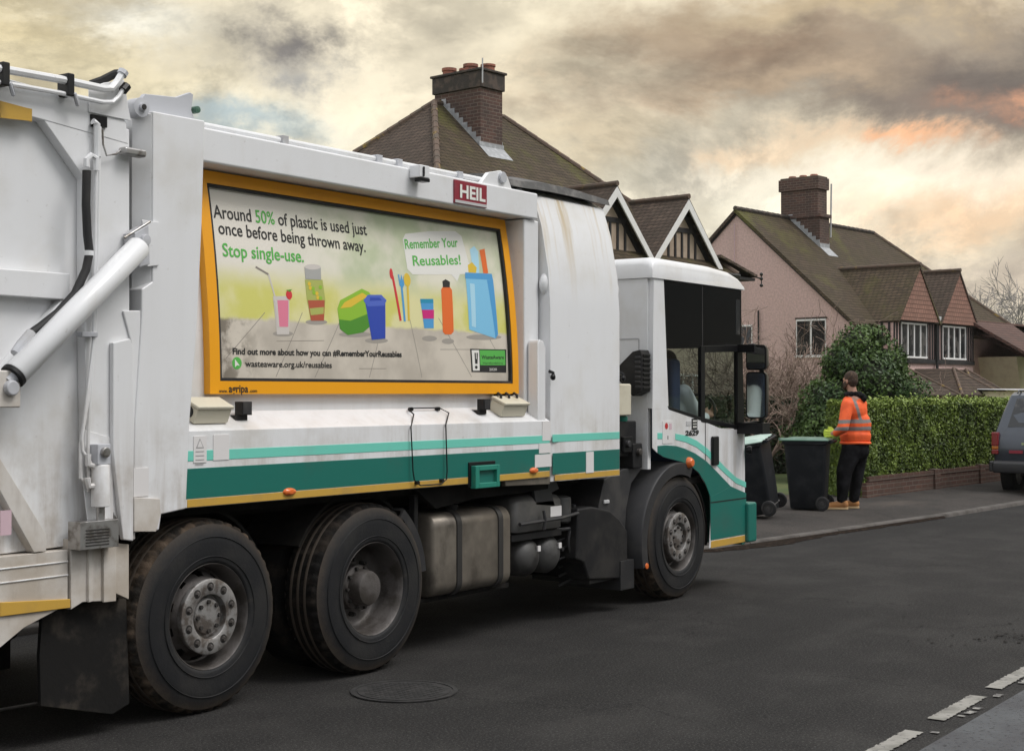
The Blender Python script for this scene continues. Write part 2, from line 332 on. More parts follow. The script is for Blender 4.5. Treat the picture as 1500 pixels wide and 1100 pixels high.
# poster print: pale sky, lime meadow band, grey timber deck
def poster(b, tc, c, p):
    s = b.n('ShaderNodeSeparateXYZ'); b.l(tc.outputs['Object'], s.inputs[0]); z = s.outputs[2]; x = s.outputs[0]
    n = b.noise(tc.outputs['Object'], 2.6, 4, .5); n2 = b.noise(tc.outputs['Object'], 9, 4, .6)
    zz = b.m('ADD', z, b.m('MULTIPLY', b.m('SUBTRACT', n2.outputs[0], .5), .05))
    top = b.mix(b.ramp(n.outputs[0], .38, .62), (.78, .75, .62), (.52, .58, .38))
    top = b.mix(b.ramp(x, -2.4, -1.5), (.80, .76, .68), top)
    meadow = b.mix(b.ramp(n.outputs[0], .4, .6), (.66, .64, .17), (.76, .72, .38))
    deck = b.mix(b.ramp(n.outputs[0], .4, .65), (.66, .60, .51), (.50, .45, .38))
    r = b.mix(b.ramp(zz, 2.50, 2.30), top, meadow)          # z here is height above the ground
    deck = b.mix(b.m('MULTIPLY', b.ramp(x, -2.35, -2.75), b.ramp(n2.outputs[0], .42, .6)), deck, (.22, .19, .15))
    r = b.mix(b.ramp(zz, 2.165, 2.135), r, deck)
    return r
mat('poster_print', (.7, .65, .5), .45, fn=poster)
# buildings
mat('roof_tile', (.09, .07, .055), .85, spec=.2, fn=brickfn(.17, .13, (.03, .024, .02), ((.098, .070, .052), (.062, .044, .033), (.048, .038, .028)), msize=.012, bumpd=.05, slope=True, bstr=1.0, mossy=((.13, .125, .035), .5, .58, .74)))
mat('roof_tile_mossy', (.09, .07, .055), .85, spec=.2, fn=brickfn(.17, .13, (.03, .026, .02), ((.095, .068, .044), (.060, .043, .028), (.060, .050, .024)), msize=.012, bumpd=.05, slope=True, bstr=1.0, mossy=((.11, .108, .028), .42, .49, .70)))
mat('ridge_tile', (.125, .085, .062), .85, col2=(.10, .08, .06), sc=4, col3=(.32, .22, .05), sc3=2.2, lo3=.58, hi3=.7, bump=.3)
mat('tile_hung', (.30, .13, .085), .8, fn=brickfn(.17, .2, (.12, .055, .04), ((.25, .125, .088), (.19, .095, .066), (.16, .085, .06)), msize=.014, bumpd=.05, slope=True, bstr=1.0))
mat('chimney_brick', (.16, .08, .06), .9, fn=brickfn(.24, .085, (.17, .13, .105), ((.12, .062, .046), (.075, .045, .038), (.05, .04, .034)), msize=.012))
mat('chimney_dark', (.05, .042, .036), .9, col2=(.10, .075, .06), sc=5, bump=.3)
mat('chimney_pot', (.34, .13, .085), .8, col2=(.2, .09, .06), sc=6)
mat('wall_brick', (.2, .1, .07), .9, fn=brickfn(.225, .075, (.13, .10, .08), ((.105, .048, .032), (.075, .036, .026), (.05, .033, .024)), msize=.01))
mat('pink_render', (.69, .495, .455), .9, col2=(.58, .41, .375), sc=16, lo=.4, hi=.6, col3=(.50, .37, .33), sc3=1.2, st3=(1, 1, .35), amt3=.4, bump=.6, bsc=22)
mat('cream_render', (.76, .70, .50), .9, col2=(.68, .61, .43), sc=5)
mat('tan_render', (.42, .33, .25), .9, col2=(.36, .28, .21), sc=5, bump=.2)
mat('timber_black', (.018, .017, .018), .7, col2=(.035, .03, .028), sc=6)
mat('paint_white', (.82, .81, .79), .5, col2=(.68, .66, .63), sc=6, lo=.5, hi=.7, amt=.5)
mat('lead', (.33, .34, .35), .6, col2=(.45, .46, .47), sc=8)
mat('window_glass', (.02, .022, .024), .08, col2=(.09, .085, .08), sc=2.2, lo=.5, hi=.6, spec=.6)
mat('curtain', (.3, .29, .27), .9)
mat('pipe_black', (.02, .02, .02), .5)
# ground
def asphalt(b, tc, c, p):
    n = b.noise(tc.outputs['Object'], 75, 5, .75); r = b.mix(b.m('MULTIPLY', b.ramp(n.outputs[0], .50, .66), .8), c, (.095, .092, .088))
    n2 = b.noise(tc.outputs['Object'], 38, 3, .6); r = b.mix(b.m('MULTIPLY', b.ramp(n2.outputs[0], .56, .68), .6), r, (.012, .012, .012))
    e = b.n('ShaderNodeTexVoronoi', feature='DISTANCE_TO_EDGE'); e.inputs['Scale'].default_value = .55; nd = b.noise(tc.outputs['Object'], 2.5, 6, .7); vm = b.n('ShaderNodeMix'); vm.data_type = 'VECTOR'; vm.inputs[0].default_value = .35; b.l(tc.outputs['Object'], vm.inputs[4]); b.l(nd.outputs['Color'], vm.inputs[5]); b.l(vm.outputs[1], e.inputs['Vector'])
    n3 = b.noise(tc.outputs['Object'], .5, 3, .5); r = b.mix(b.m('MULTIPLY', b.m('MULTIPLY', b.m('LESS_THAN', e.outputs['Distance'], .0028), b.ramp(n3.outputs[0], .50, .58)), .55), r, (.010, .010, .010))
    v = b.n('ShaderNodeTexVoronoi'); v.inputs['Scale'].default_value = 160; b.l(tc.outputs['Object'], v.inputs['Vector'])
    bp = b.n('ShaderNodeBump'); bp.inputs['Strength'].default_value = .5; bp.inputs['Distance'].default_value = .008; b.l(v.outputs['Distance'], bp.inputs['Height']); b.l(bp.outputs[0], p.inputs['Normal'])
    return r
mat('asphalt', (.0235, .0225, .022), .88, col2=(.035, .0335, .032), sc=1.4, lo=.4, hi=.65, col3=(.018, .0175, .017), sc3=.7, st3=(.25, 1, 1), lo3=.5, hi3=.65, amt3=.7, fn=asphalt, spec=.12)
mat('asphalt_old', (.10, .105, .11), .9, col2=(.07, .07, .075), sc=1.6, lo=.4, hi=.65, st3=(.3, 1, 1), col3=(.14, .145, .15), sc3=2, lo3=.5, hi3=.7, amt3=.5, fn=asphalt, spec=.3)
mat('asphalt_path', (.058, .051, .046), .9, col2=(.040, .036, .033), sc=1.2, lo=.4, hi=.62, col3=(.11, .09, .075), sc3=.9, st3=(.3, 1, 1), lo3=.55, hi3=.75, amt3=.6, fn=asphalt, spec=.15)
mat('kerb_stone', (.095, .085, .077), .9, col2=(.05, .044, .038), sc=3, lo=.4, hi=.65, bump=.3)
mat('gutter_dirt', (.016, .011, .008), .95, spec=.1, col2=(.05, .034, .024), sc=20, lo=.5, hi=.7, bump=1., bsc=60)
def worn(b, tc, c, p):
    n = b.noise(tc.outputs['Object'], 16, 6, .7)
    return b.mix(b.ramp(n.outputs[0], .55, .62), c, (.12, .115, .11))
mat('road_paint', (.27, .26, .235), .8, col2=(.17, .165, .145), sc=5, lo=.45, hi=.65, fn=worn)
mat('road_paint_worn', (.27, .26, .24), .85, col2=(.12, .115, .11), sc=14, lo=.42, hi=.55)
mat('iron', (.018, .017, .0165), .9, 0, col2=(.033, .031, .03), sc=12)
mat('grass', (.07, .10, .03), .95, col2=(.11, .12, .04), sc=2.5, bump=.8, bsc=60)
mat('soil', (.06, .045, .032), .95, col2=(.1, .08, .055), sc=4, bump=.6)
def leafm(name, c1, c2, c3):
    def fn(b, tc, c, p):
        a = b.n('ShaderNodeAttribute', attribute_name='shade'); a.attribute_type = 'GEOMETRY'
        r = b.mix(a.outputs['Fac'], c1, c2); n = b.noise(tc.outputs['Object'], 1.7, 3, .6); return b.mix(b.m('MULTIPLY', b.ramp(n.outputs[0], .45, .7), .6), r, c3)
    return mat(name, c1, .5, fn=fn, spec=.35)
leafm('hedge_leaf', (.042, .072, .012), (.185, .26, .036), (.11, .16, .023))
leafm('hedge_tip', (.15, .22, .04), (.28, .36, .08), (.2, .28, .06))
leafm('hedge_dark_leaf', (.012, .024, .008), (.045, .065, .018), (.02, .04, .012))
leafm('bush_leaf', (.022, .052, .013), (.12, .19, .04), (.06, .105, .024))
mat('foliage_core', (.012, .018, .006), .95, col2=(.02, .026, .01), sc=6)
mat('bark', (.20, .14, .11), .9, col2=(.30, .23, .18), sc=6, bump=.3)
mat('bark_misted', (.26, .24, .23), .95)  # bark paled so the colour itself carries the mist over distant trees
mat('bark_dark', (.06, .045, .032), .9)
# people, bins, car
mat('bin_plastic', (.008, .0095, .012), .5, spec=.25, col2=(.02, .022, .025), sc=5, lo=.45, hi=.7, bump=.05, bsc=60)
mat('bin_lid', (.055, .13, .09), .42, col2=(.11, .20, .155), sc=5, lo=.4, hi=.7)
mat('bin_lid_dark', (.02, .07, .045), .4)
mat('skin', (.50, .28, .20), .55, col2=(.42, .21, .15), sc=12)
mat('hair', (.040, .021, .012), .8, col2=(.09, .052, .03), sc=40, bump=.6, bsc=120)
def hiviz(b, tc, c, p):
    s = b.n('ShaderNodeSeparateXYZ'); b.l(tc.outputs['Object'], s.inputs[0]); z = s.outputs[2]; x = s.outputs[0]; y = s.outputs[1]
    w = b.noise(tc.outputs['Object'], 6, 2, .5); zz = b.m('ADD', z, b.m('MULTIPLY', b.m('SUBTRACT', w.outputs[0], .5), .03))
    def band(a, c0, hw): return b.m('LESS_THAN', b.m('ABSOLUTE', b.m('SUBTRACT', a, c0)), hw)
    m = b.m('MAXIMUM', band(zz, 1.215, .026), band(zz, 1.115, .026))
    br = b.m('MULTIPLY', band(b.m('ADD', x, b.m('MULTIPLY', z, .30)), .467, .023), b.m('MULTIPLY', b.m('GREATER_THAN', z, 1.215), b.m('LESS_THAN', y, .02)))
    m = b.m('MAXIMUM', m, br)
    return b.mix(m, c, (.22, .20, .19))
mat('hiviz_orange', (.93, .13, .025), .7, col2=(.78, .10, .02), sc=7, lo=.45, hi=.65, fn=hiviz, bump=.35, bsc=9)
mat('cloth_black', (.006, .006, .007), .9, spec=.12, col2=(.02, .02, .023), sc=5, bump=.5, bsc=8)
mat('tan_boot', (.42, .19, .06), .7, col2=(.33, .15, .05), sc=10); mat('boot_sole', (.5, .36, .2), .8)
mat('glove', (.50, .62, .06), .7); mat('shirt_white', (.75, .76, .8), .8); mat('seat_cloth', (.03, .05, .12), .85)
mat('car_paint', (.055, .065, .082), .28, .3, coat=.5, col2=(.045, .052, .064), sc=2); mat('car_trim', (.03, .03, .032), .5); mat('lamp_red', (.22, .012, .018), .15, coat=.6); mat('lamp_amber', (.5, .15, .02), .15, coat=.6)
m = bpy.data.materials.new('cab_glass'); m.use_nodes = True; t = m.node_tree; t.nodes.clear(); b = NB(t)      # thin tinted window glass
tr = b.n('ShaderNodeBsdfTransparent'); tr.inputs[0].default_value = (.62, .68, .66, 1); gl = b.n('ShaderNodeBsdfGlossy'); gl.inputs['Roughness'].default_value = .02
lw = b.n('ShaderNodeLayerWeight'); fo = b.m('ADD', b.m('MULTIPLY', b.m('POWER', lw.outputs['Facing'], 5), .9), .045); mx = b.n('ShaderNodeMixShader'); b.l(fo, mx.inputs[0]); b.l(tr.outputs[0], mx.inputs[1]); b.l(gl.outputs[0], mx.inputs[2])
ou = b.n('ShaderNodeOutputMaterial'); b.l(mx.outputs[0], ou.inputs[0]); MATS['cab_glass'] = m

# ================================================================== SETTING
HA = math.radians(-5.7); HU = Vector((math.cos(HA), math.sin(HA), 0)); HV = Vector((-math.sin(HA), math.cos(HA), 0))
# far kerb line of the road (x, y), from behind the lorry to far ahead
KERB = [(-60, 8.95), (0, 8.9), (6, 8.85), (10.5, 8.8), (12.4, 8.55), (13.4, 7.95), (14.3, 7.36), (15.05, 7.25), (16.1, 7.12), (18, 6.92), (20.07, 6.70), (23.5, 6.45), (30, 5.85), (45, 4.35), (90, -.15), (160, -7.2)]
def strip(line, offs, z0, z1, m, mb):
    """ribbon beside a polyline from offset a to b (towards +Y)"""
    a, c = offs; vs = []
    for i, (x, y) in enumerate(line):
        vs += [(x, y + a, z0), (x, y + c, z1)]
    return mb.add(vs, [(2 * i, 2 * i + 2, 2 * i + 3, 2 * i + 1) for i in range(len(line) - 1)], m)
g = MB(); g.add([(-300, -300, -.03), (900, -300, -.03), (900, 600, -.03), (-300, 600, -.03)], [(0, 1, 2, 3)], 'grass'); tag(g.build('ground', smooth=False), kind='structure')
# road sheet with very slight crown undulation
g = MB(); nx = len(KERB)
vs = []; fs = []
for x, y in KERB: vs += [(x, y, 0), (x, 2.45 - max(0, x - 40) * .1, 0)]
g.add(vs, [(2 * i, 2 * i + 2, 2 * i + 3, 2 * i + 1) for i in range(nx - 1)], 'asphalt'); tag(g.build('road', smooth=False), kind='structure')
g = MB(); g.add([(x, y, z) for x, y0 in KERB for y, z in ((2.45 - max(0, x - 40) * .1, .004), (-12 - max(0, x - 40) * .1, .004))], [(2 * i, 2 * i + 2, 2 * i + 3, 2 * i + 1) for i in range(nx - 1)], 'asphalt_old'); tag(g.build('side_road', smooth=False), kind='structure')
# kerb: individual stones in one strip, 0.1 m high
def resample(line, step):
    out = []; acc = 0
    for (x0, y0), (x1, y1) in zip(line[:-1], line[1:]):
        L = math.hypot(x1 - x0, y1 - y0); n = max(1, int(L / step))
        for i in range(n): out.append((x0 + (x1 - x0) * i / n, y0 + (y1 - y0) * i / n))
    out.append(line[-1]); return out
kl = resample([k for k in KERB if -5 < k[0] < 50], .92); g = MB(); rnd = random.Random(4)
for (x0, y0), (x1, y1) in zip(kl[:-1], kl[1:]):
    d = Vector((x1 - x0, y1 - y0, 0)).normalized(); n = Vector((-d.y, d.x, 0)); a = Vector((x0, y0, 0)) + d * .006; c = Vector((x1, y1, 0)) - d * .006
    h = .05 + rnd.uniform(-.003, .003)
    vs = [p + n * o + Vector((0, 0, z)) for p in (a, c) for o, z in ((0, -.02), (.012, h - .012), (.03, h), (.125, h), (.125, -.02))]
    g.add(vs, [(0, 5, 6, 1), (1, 6, 7, 2), (2, 7, 8, 3), (3, 8, 9, 4), (4, 3, 2, 1, 0), (5, 6, 7, 8, 9)], 'kerb_stone')
tag(g.build('kerb', fixn=True, angle=50), kind='structure')
g = MB(); L2 = [k for k in KERB]
strip(L2, (.125, .7), .042, .112, 'asphalt_path', g); strip(L2, (.7, 2.6), .112, .12, 'asphalt_path', g); tag(g.build('pavement', smooth=False), kind='structure')
g = MB(); strip([k for k in KERB if k[0] > 10], (2.6, 3.1), .10, .12, 'soil', g); strip([k for k in KERB if k[0] > 10], (3.1, 6), .12, .14, 'grass', g); strip([k for k in KERB if k[0] > 10], (6, 60), .14, .12, 'grass', g); tag(g.build('front_gardens', smooth=False), kind='structure')
g = MB(); rnd = random.Random(8)       # leaf litter lying in the gutter
pts = []; 
for (x, y) in resample([(13.9, 7.6), (14.3, 7.36), (15.05, 7.25), (16.1, 7.12), (18, 6.92), (20, 6.71)], .12):
    w = .05 + .20 * max(0, 1 - abs(x - 15.4) / 1.3) + rnd.uniform(-.03, .03)
    pts.append((x, y - w * .9, y + .004, w))
for i in range(len(pts) - 1):
    a, c = pts[i], pts[i + 1]
    g.add([(a[0], a[1], .004), (c[0], c[1], .004), (c[0], c[2], .03), (a[0], a[2], .03)], [(0, 1, 2, 3)], 'gutter_dirt')
tag(g.build('gutter_leaf_litter'), kind='structure')
def nzs(t): return noise.noise(Vector((t, 1.7, .3)))
# worn white dashes along the joint of the two road surfaces
g = MB(); rnd = random.Random(3)
for (x0, x1) in ((5.2, 6.0), (6.38, 7.3), (7.62, 8.35), (8.62, 9.6), (9.95, 10.9)):
    n = 26
    for (ya, yb, th) in ((2.56, 2.655, 0), (2.495, 2.535, .5)):
        for i in range(n):
            a = x0 + (x1 - x0) * i / n + (0 if ya > 2.5 else .12); c_ = a + (x1 - x0) / n
            if th and nzs(i * .35 + x0 * 7) < .1: continue
            j = [rnd.uniform(-.006, .006) * (1 + 2 * th) for _ in range(2)]
            g.add([(a, ya + j[0], .008), (c_, ya + j[1], .008), (c_, yb + j[0], .008), (a, yb + j[1], .008)], [(0, 1, 2, 3)], 'road_paint' if not th else 'road_paint_worn')
tag(g.build('road_marking', smooth=False), kind='structure')
g = MB(); vs = []          # small dark debris and tar patches on the carriageway
for k in range(46):
    p = G(1500 - abs(rnd.gauss(0, 45)), rnd.gauss(934, 4), .006) if k < 34 else G(rnd.uniform(1300, 1500), rnd.uniform(900, 960), .006); r = rnd.uniform(.004, .015)
    g.add([(p.x + r * math.cos(a) * rnd.uniform(1, 2.5), p.y + r * math.sin(a), .006 + .006 * (a > 3)) for a in (0, 1.3, 2.4, 3.6, 5)], [(0, 1, 2, 3, 4)], 'gutter_dirt')
tag(g.build('road_debris', smooth=False), kind='stuff')
# manhole cover
mc = G(592, 1013); g = MB()
g.lathe([(.31, .004), (.31, .010), (.285, .010), (.285, .006), (.27, .006), (.27, .010), (.0001, .010)], (mc.x, mc.y, 0), (0, 0, 1), 'iron', 40)
for i in range(-6, 7):
    for j in range(-6, 7):
        if math.hypot(i, j) < 6.2: g.box(mc.x + i * .038 - .012, mc.x + i * .038 + .012, mc.y + j * .038 - .012, mc.y + j * .038 + .012, .0102, .0118, 'iron')
tag(g.build('manhole_cover', origin=(mc.x, mc.y, 0)), 'round worn iron manhole cover set in the dark road beside the rear wheels', 'manhole cover')
# ================================================================== THE LORRY
T = thing('refuse_truck', 'large white and green refuse lorry with an orange framed poster on its side', 'refuse truck', (8.5, 7.1, 0))
YF = 8.35                         # far side of the body
def wall_y(z): return 6.02 + .125 * max(0, min(1, (z - 1.70) / 1.27)) ** 2
# ---- container shell
g = MB(); zs = [1.60, 1.72, 1.9, 2.1, 2.3, 2.5, 2.7, 2.85, 2.97]
x0, x1 = 5.02, 8.84
near = [(wall_y(z), z) for z in zs]; sec = [(6.05, 1.13)] + near + [(6.155, 3.02), (6.3, 3.17), (7.1, 3.24), (7.9, 3.17), (8.2, 3.0), (8.3, 1.9), (8.2, 1.13)]
g.loft([[(x, y, z) for y, z in sec] for x in (x0, x1)], 'truck_white'); g.build('container', T, bevel=.004)
g = MB()                              # top rail with a rounded lip, and its flange
g.box(5.40, 8.80, 5.93, 6.2, 2.985, 3.175, 'truck_white'); g.build('top_rail', T, bevel=.014)
g = MB(); g.box(8.66, 8.845, 5.955, 6.2, 1.64, 2.98, 'truck_white'); g.build('front_post', T, bevel=.012)
g = MB(); g.tube([(5.35, 6.0, 3.20), (8.3, 6.0, 3.21)], .018, 'truck_white', 8); g.tube([(5.35, 6.12, 3.215), (7.9, 6.12, 3.22)], .014, 'truck_white', 8)
for x in (6.2, 7.05, 7.25, 7.9): g.box(x, x + .05, 5.97, 6.15, 3.176, 3.23, 'truck_grey')
g.build('roof_pipe', T, bevel=.003)
g = MB()                              # lifting lug at the front of the rail
g.prism([(8.12, 3.17), (8.22, 3.26), (8.36, 3.29), (8.44, 3.26), (8.5, 3.17)], 5.95, 5.985, 'truck_white'); g.lathe([(.0001, -.015), (.04, -.015), (.04, .015), (.0001, .015)], (8.37, 5.945, 3.24), (0, 1, 0), 'truck_grey', 16)
g.build('lifting_lug', T, bevel=.004)
g = MB(); g.add([(8.28, 5.96, 3.2), (8.55, 5.96, 3.19), (8.9, 6.1, 3.25), (8.5, 6.15, 3.28)], [(0, 1, 2, 3)], 'plastic_dark')
# ---- body skirt (side locker) with livery
g = MB()
sk = [(5.85, 1.12), (5.85, 1.525), (6.03, 1.632), (6.03, 1.12)]
g.loft([[(x, y, z) for y, z in sk] for x in (5.335, 8.83)], 'truck_white'); g.box(5.35, 8.82, 6.03, YF, 1.06, 1.12, 'chassis')
e = .0025
def livery(g, a, c, y=5.85, top=1.42, lo=1.12, l0=None):
    g.box(l0 or a, c, y - e, y + .001, top - .055, top, 'stripe_light')
    g.box(a, c, y - e, y + .001, lo + .047, lo + .207, 'stripe_green')
    g.box(a + .02, c, y - e, y + .001, lo + .002, lo + .044, 'reflective_yellow')
livery(g, 5.337, 8.828, top=1.421)
g.build('body_skirt', T, bevel=0.003)
g = MB(); g.box(8.35, YF, 0, 0, 0, 0, 'chassis') if False else None
g.box(5.0, 8.8, 8.28, YF, 1.12, 1.6, 'truck_white'); g.build('body_skirt', T, bevel=.006)
# skirt stickers
g = MB()
def sq(g, px0, py0, px1, py1, m, y=5.85, t=.004):
    (xa, za), (xb, zb) = S(px0, py0, y), S(px1, py1, y); g.box(xa, xb, y - t, y + .001, min(za, zb), max(za, zb), m)
sq(g, 283, 639, 302, 677, 'sticker'); g2 = MB(); sq(g2, 312, 637, 335, 673, 'sticker'); g2.build('sticker', T, smooth=False)
xa, za = S(292, 648); g.prism([(xa - .028, za - .03), (xa + .028, za - .03), (xa, za + .022)], 5.845, 5.846, 'sticker_print'); g.prism([(xa - .02, za - .026), (xa + .02, za - .026), (xa, za + .012)], 5.8435, 5.845, 'sticker')
for k in range(4): g.box(xa - .03, xa + .03, 5.8445, 5.846, za - .05 - k * .022, za - .046 - k * .022, 'sticker_print')
g.build('sticker', T, smooth=False)
for q in ((794, 617, 806, 645), (789, 650, 806, 663), (783, 666, 807, 683)):
    g = MB(); sq(g, *q, 'sticker', t=.004 + .001 * (q[1] > 640)); g.build('sticker', T, smooth=False)
# black hoop guard
g = MB(); pts = []
def hp(px, py, y): x, z = S(px, py, y); return (x, y, z)
xh0, xh1 = S(598, 609, 5.99)[0], S(643, 607, 5.99)[0]; loop = [(xh0, 5.985, 1.628), (xh1, 5.985, 1.628), (xh1 + .03, 5.93, 1.595), hp(653, 622, 5.835), hp(655, 690, 5.825), hp(654, 702, 5.825), hp(646, 709, 5.825), hp(616, 711, 5.825), hp(607, 703, 5.825), hp(605, 690, 5.825), hp(602, 626, 5.835), (xh0 - .03, 5.92, 1.59), (xh0 - .025, 5.965, 1.62), (xh0, 5.985, 1.628)]
g.tube(loop, .0045, 'black_gloss', 8, cap=False)
for p in ((xh0 + .02, 5.98, 1.622), (xh1 - .02, 5.98, 1.622), hp(612, 707, 5.83), hp(648, 704, 5.83)):
    g.lathe([(.0001, -.008), (.013, -.008), (.013, .02)], p, (0, 1, 0), 'black_gloss', 12)
g.build('hoop_guard', T)
# recessed green step
g = MB()
(xa, zt), (xb, zb) = S(684, 677), S(724, 708); xa, za2 = S(685, 710); zt += .0
g.box(xa, xb, 5.838, 5.849, zb - .01, zt, 'black_gloss'); X0, X1, Z0, Z1 = xa + .025, xb - .0, zb - .02, zt - .025; Yn = 5.80
for (a, c, q, r) in ((X0, X0 + .045, Z0, Z1), (X1 - .035, X1, Z0, Z1), (X0 + .0451, X1 - .0351, Z1 - .035, Z1), (X0 + .0451, X1 - .0351, Z0, Z0 + .035)): g.box(a, c, Yn, 5.847, q, r, 'teal_plastic')
g.box(X0 + .04, X1 - .03, 5.826, 5.836, Z0 + .03, Z1 - .03, 'stripe_green'); g.build('step_box', T, bevel=.005)
for q in ((423, 720), (781, 689)):
    x, z = S(*q); g = MB(); g.lathe([(.0001, -.022), (.02, -.021), (.034, -.012), (.038, 0)], (x, 5.847, z), (0, 1, 0), 'lens_orange', 20)
    g.v = [(x + (a - x) * 1.35, b_, z + (c - z) * .6) for a, b_, c in g.v]; g.build('marker_lamp', T)
# junction boxes and lamps on the sloping ledge
def jbox(px0, py0, px1, py1, gl):
    (xa, za), (xb, zb) = S(px0, py0, 5.9), S(px1, py1, 5.9); g = MB()
    R_ = Matrix.Rotation(math.radians(24), 3, 'X'); zb = 1.575; at = ((xa + xb) / 2, 5.93, zb + .06); hw = (xb - xa) / 2
    g.box(-hw, hw, -.06, .06, -.055, .03, 'cream_box', rot=R_, at=at); g.box(-hw - .007, hw + .007, -.067, .067, .031, .05, 'cream_box', rot=R_, at=at); za = zb + .115
    o = g.build('junction_box', T, bevel=.006)
    for k in range(gl):
        g = MB(); x = xa + (k + .5) * (xb - xa) / 3; g.tube([(x, 5.93, za), (x, 5.93, za + .02), (x + .01, 5.96, za + .035), (x + .02, 6.0, za + .02)], .010, 'black_rubber', 8); g.build('cable_gland', o)
    return o
jb = jbox(283, 596, 333, 618, 0); x, z = S(282, 603, 5.93); g = MB(); g.lathe([(.0001, -.03), (.03, -.03), (.034, 0)], (x, 5.93, z), (1, 0, 0), 'black_rubber', 14); g.build('cable_gland', jb)
jbox(733, 594, 768, 611, 3)
for (px, py) in ((357, 600), (709, 594)):
    x, z = S(px, py, 5.93); g = MB(); g.box(x - .04, x + .035, 5.90, 5.96, z - .03, z + .045, 'plastic_dark', ); g.box(x - .035, x + .03, 5.896, 5.899, z - .024, z + .038, 'fender'); g.box(x - .06, x + .03, 5.93, 6.0, z - .06, z - .03, 'plastic_dark'); g.build('work_lamp', T, bevel=.006)
x, z = S(611, 257, 5.9); g = MB(); g.box(x - .045, x + .055, 5.84, 5.93, z - .02, z + .06, 'truck_white'); g.box(x - .03, x + .055, 5.835, 5.9, z - .045, z - .02, 'black_gloss'); g.box(x - .02, x - .006, 5.828, 5.84, z - .015, z + .05, 'black_gloss'); g.build('side_camera', T, bevel=.008)
# maker's plate on the rail
g = MB(); (xa, za), (xb, zb) = S(664, 266, 5.93), S(711, 303, 5.93); g.box(xa, xb, 5.918, 5.931, 3.0, 3.155, 'red_plate'); g.box(xa + .004, xb - .004, 5.915, 5.918, 3.003, 3.022, 'plate_grey')
put_text(g, 'HEIL', lambda u, v: (xa + .055 + u, 5.914, 3.042 + v), xb - xa - .075, .085, ['print_white'], bold=.03); g.build('maker_plate', T, smooth=False)
# ---- poster board
def BP(x, z, off): return (x, wall_y(z) - .014 - off, z)
FX0, FX1, FZ0, FZ1 = 5.635, 8.615, 1.722, 2.975; PX0, PX1, PZ0, PZ1 = 5.728, 8.525, 1.812, 2.885
def wgrid(g, x0, x1, z0, z1, off, m, nx=2, nz=8):
    vs = [BP(x0 + (x1 - x0) * i / nx, z0 + (z1 - z0) * j / nz, off) for j in range(nz + 1) for i in range(nx + 1)]
    g.add(vs, [(j * (nx + 1) + i, j * (nx + 1) + i + 1, (j + 1) * (nx + 1) + i + 1, (j + 1) * (nx + 1) + i) for j in range(nz) for i in range(nx)], m)
def wbar(g, x0, x1, z0, z1, off0, off1, m, nz=8):       # a solid bar following the wall
    rings = []
    for j in range(nz + 1):
        z = z0 + (z1 - z0) * j / nz; a, c = BP(x0, z, off1), BP(x1, z, off1); d, e_ = BP(x1, z, off0), BP(x0, z, off0); rings.append([a, c, d, e_])
    g.loft(rings, m)
g = MB()
wbar(g, FX0, PX0 - .018, FZ0, FZ1, -.02, .035, 'orange_frame'); wbar(g, PX1 + .018, FX1, FZ0, FZ1, -.02, .035, 'orange_frame')
wbar(g, PX0 - .0179, PX1 + .0179, FZ0, PZ0 - .018, -.02, .035, 'orange_frame', 2); wbar(g, PX0 - .0179, PX1 + .0179, PZ1 + .018, FZ1, -.02, .035, 'orange_frame', 2)
wbar(g, PX0 - .018, PX0, PZ0 - .018, PZ1 + .018, -.02, .03, 'black_rubber'); wbar(g, PX1, PX1 + .018, PZ0 - .018, PZ1 + .018, -.02, .03, 'black_rubber')
wbar(g, PX0, PX1, PZ0 - .018, PZ0, -.02, .03, 'black_rubber', 2); wbar(g, PX0, PX1, PZ1, PZ1 + .018, -.02, .03, 'black_rubber', 2)
xa, za = S(315, 574, 6.0); put_text(g, 'www.', lambda u, v: BP(xa + u, za - .003 + v, .037), .066, .018, ['print_black'], bold=.02); put_text(g, 'agripa', lambda u, v: BP(xa + .075 + u, za - .002 + v, .037), .15, .042, ['print_black'], bold=.02); put_text(g, '.com', lambda u, v: BP(xa + .235 + u, za - .002 + v, .037), .06, .018, ['print_black'], bold=.02)
g.build('poster_frame', T, bevel=.003)
g = MB(); wgrid(g, PX0, PX1, PZ0, PZ1, .006, 'poster_print', 4, 44)
YB = 6.035
def bx(px, py): return S(px, py, YB)
def OF(o): return .0066 + (o - .008) * .35
def bpoly(pts, off, m): flatpoly([bx(*p) for p in pts], OF(off), m)
def flatpoly(q, off, m):
    bm = bmesh.new(); vs = [bm.verts.new((x, 0, z)) for x, z in q]; bm.faces.new(vs); zz = math.floor(min(z for x, z in q) / .05) * .05 + .05
    while zz < max(z for x, z in q):
        bmesh.ops.bisect_plane(bm, geom=bm.verts[:] + bm.edges[:] + bm.faces[:], plane_co=(0, 0, zz), plane_no=(0, 0, 1)); zz += .05
    bm.verts.index_update(); g.add([BP(v.co.x, v.co.z, off) for v in bm.verts], [tuple(v.index for v in f.verts) for f in bm.faces], m); bm.free()
def bline(p0, p1, w, off, m):
    off = OF(off); (xa, za), (xb, zb) = bx(*p0), bx(*p1); d = Vector((xb - xa, zb - za)).normalized() * w / 2
    flatpoly([(xa - d.y, za + d.x), (xb - d.y, zb + d.x), (xb + d.y, zb - d.x), (xa + d.y, za - d.x)], off, m)
def bell(px, py, rx, ry, off, m, n=20): bpoly([(px + rx * math.cos(2 * math.pi * i / n), py + ry * math.sin(2 * math.pi * i / n)) for i in range(n)], off, m)
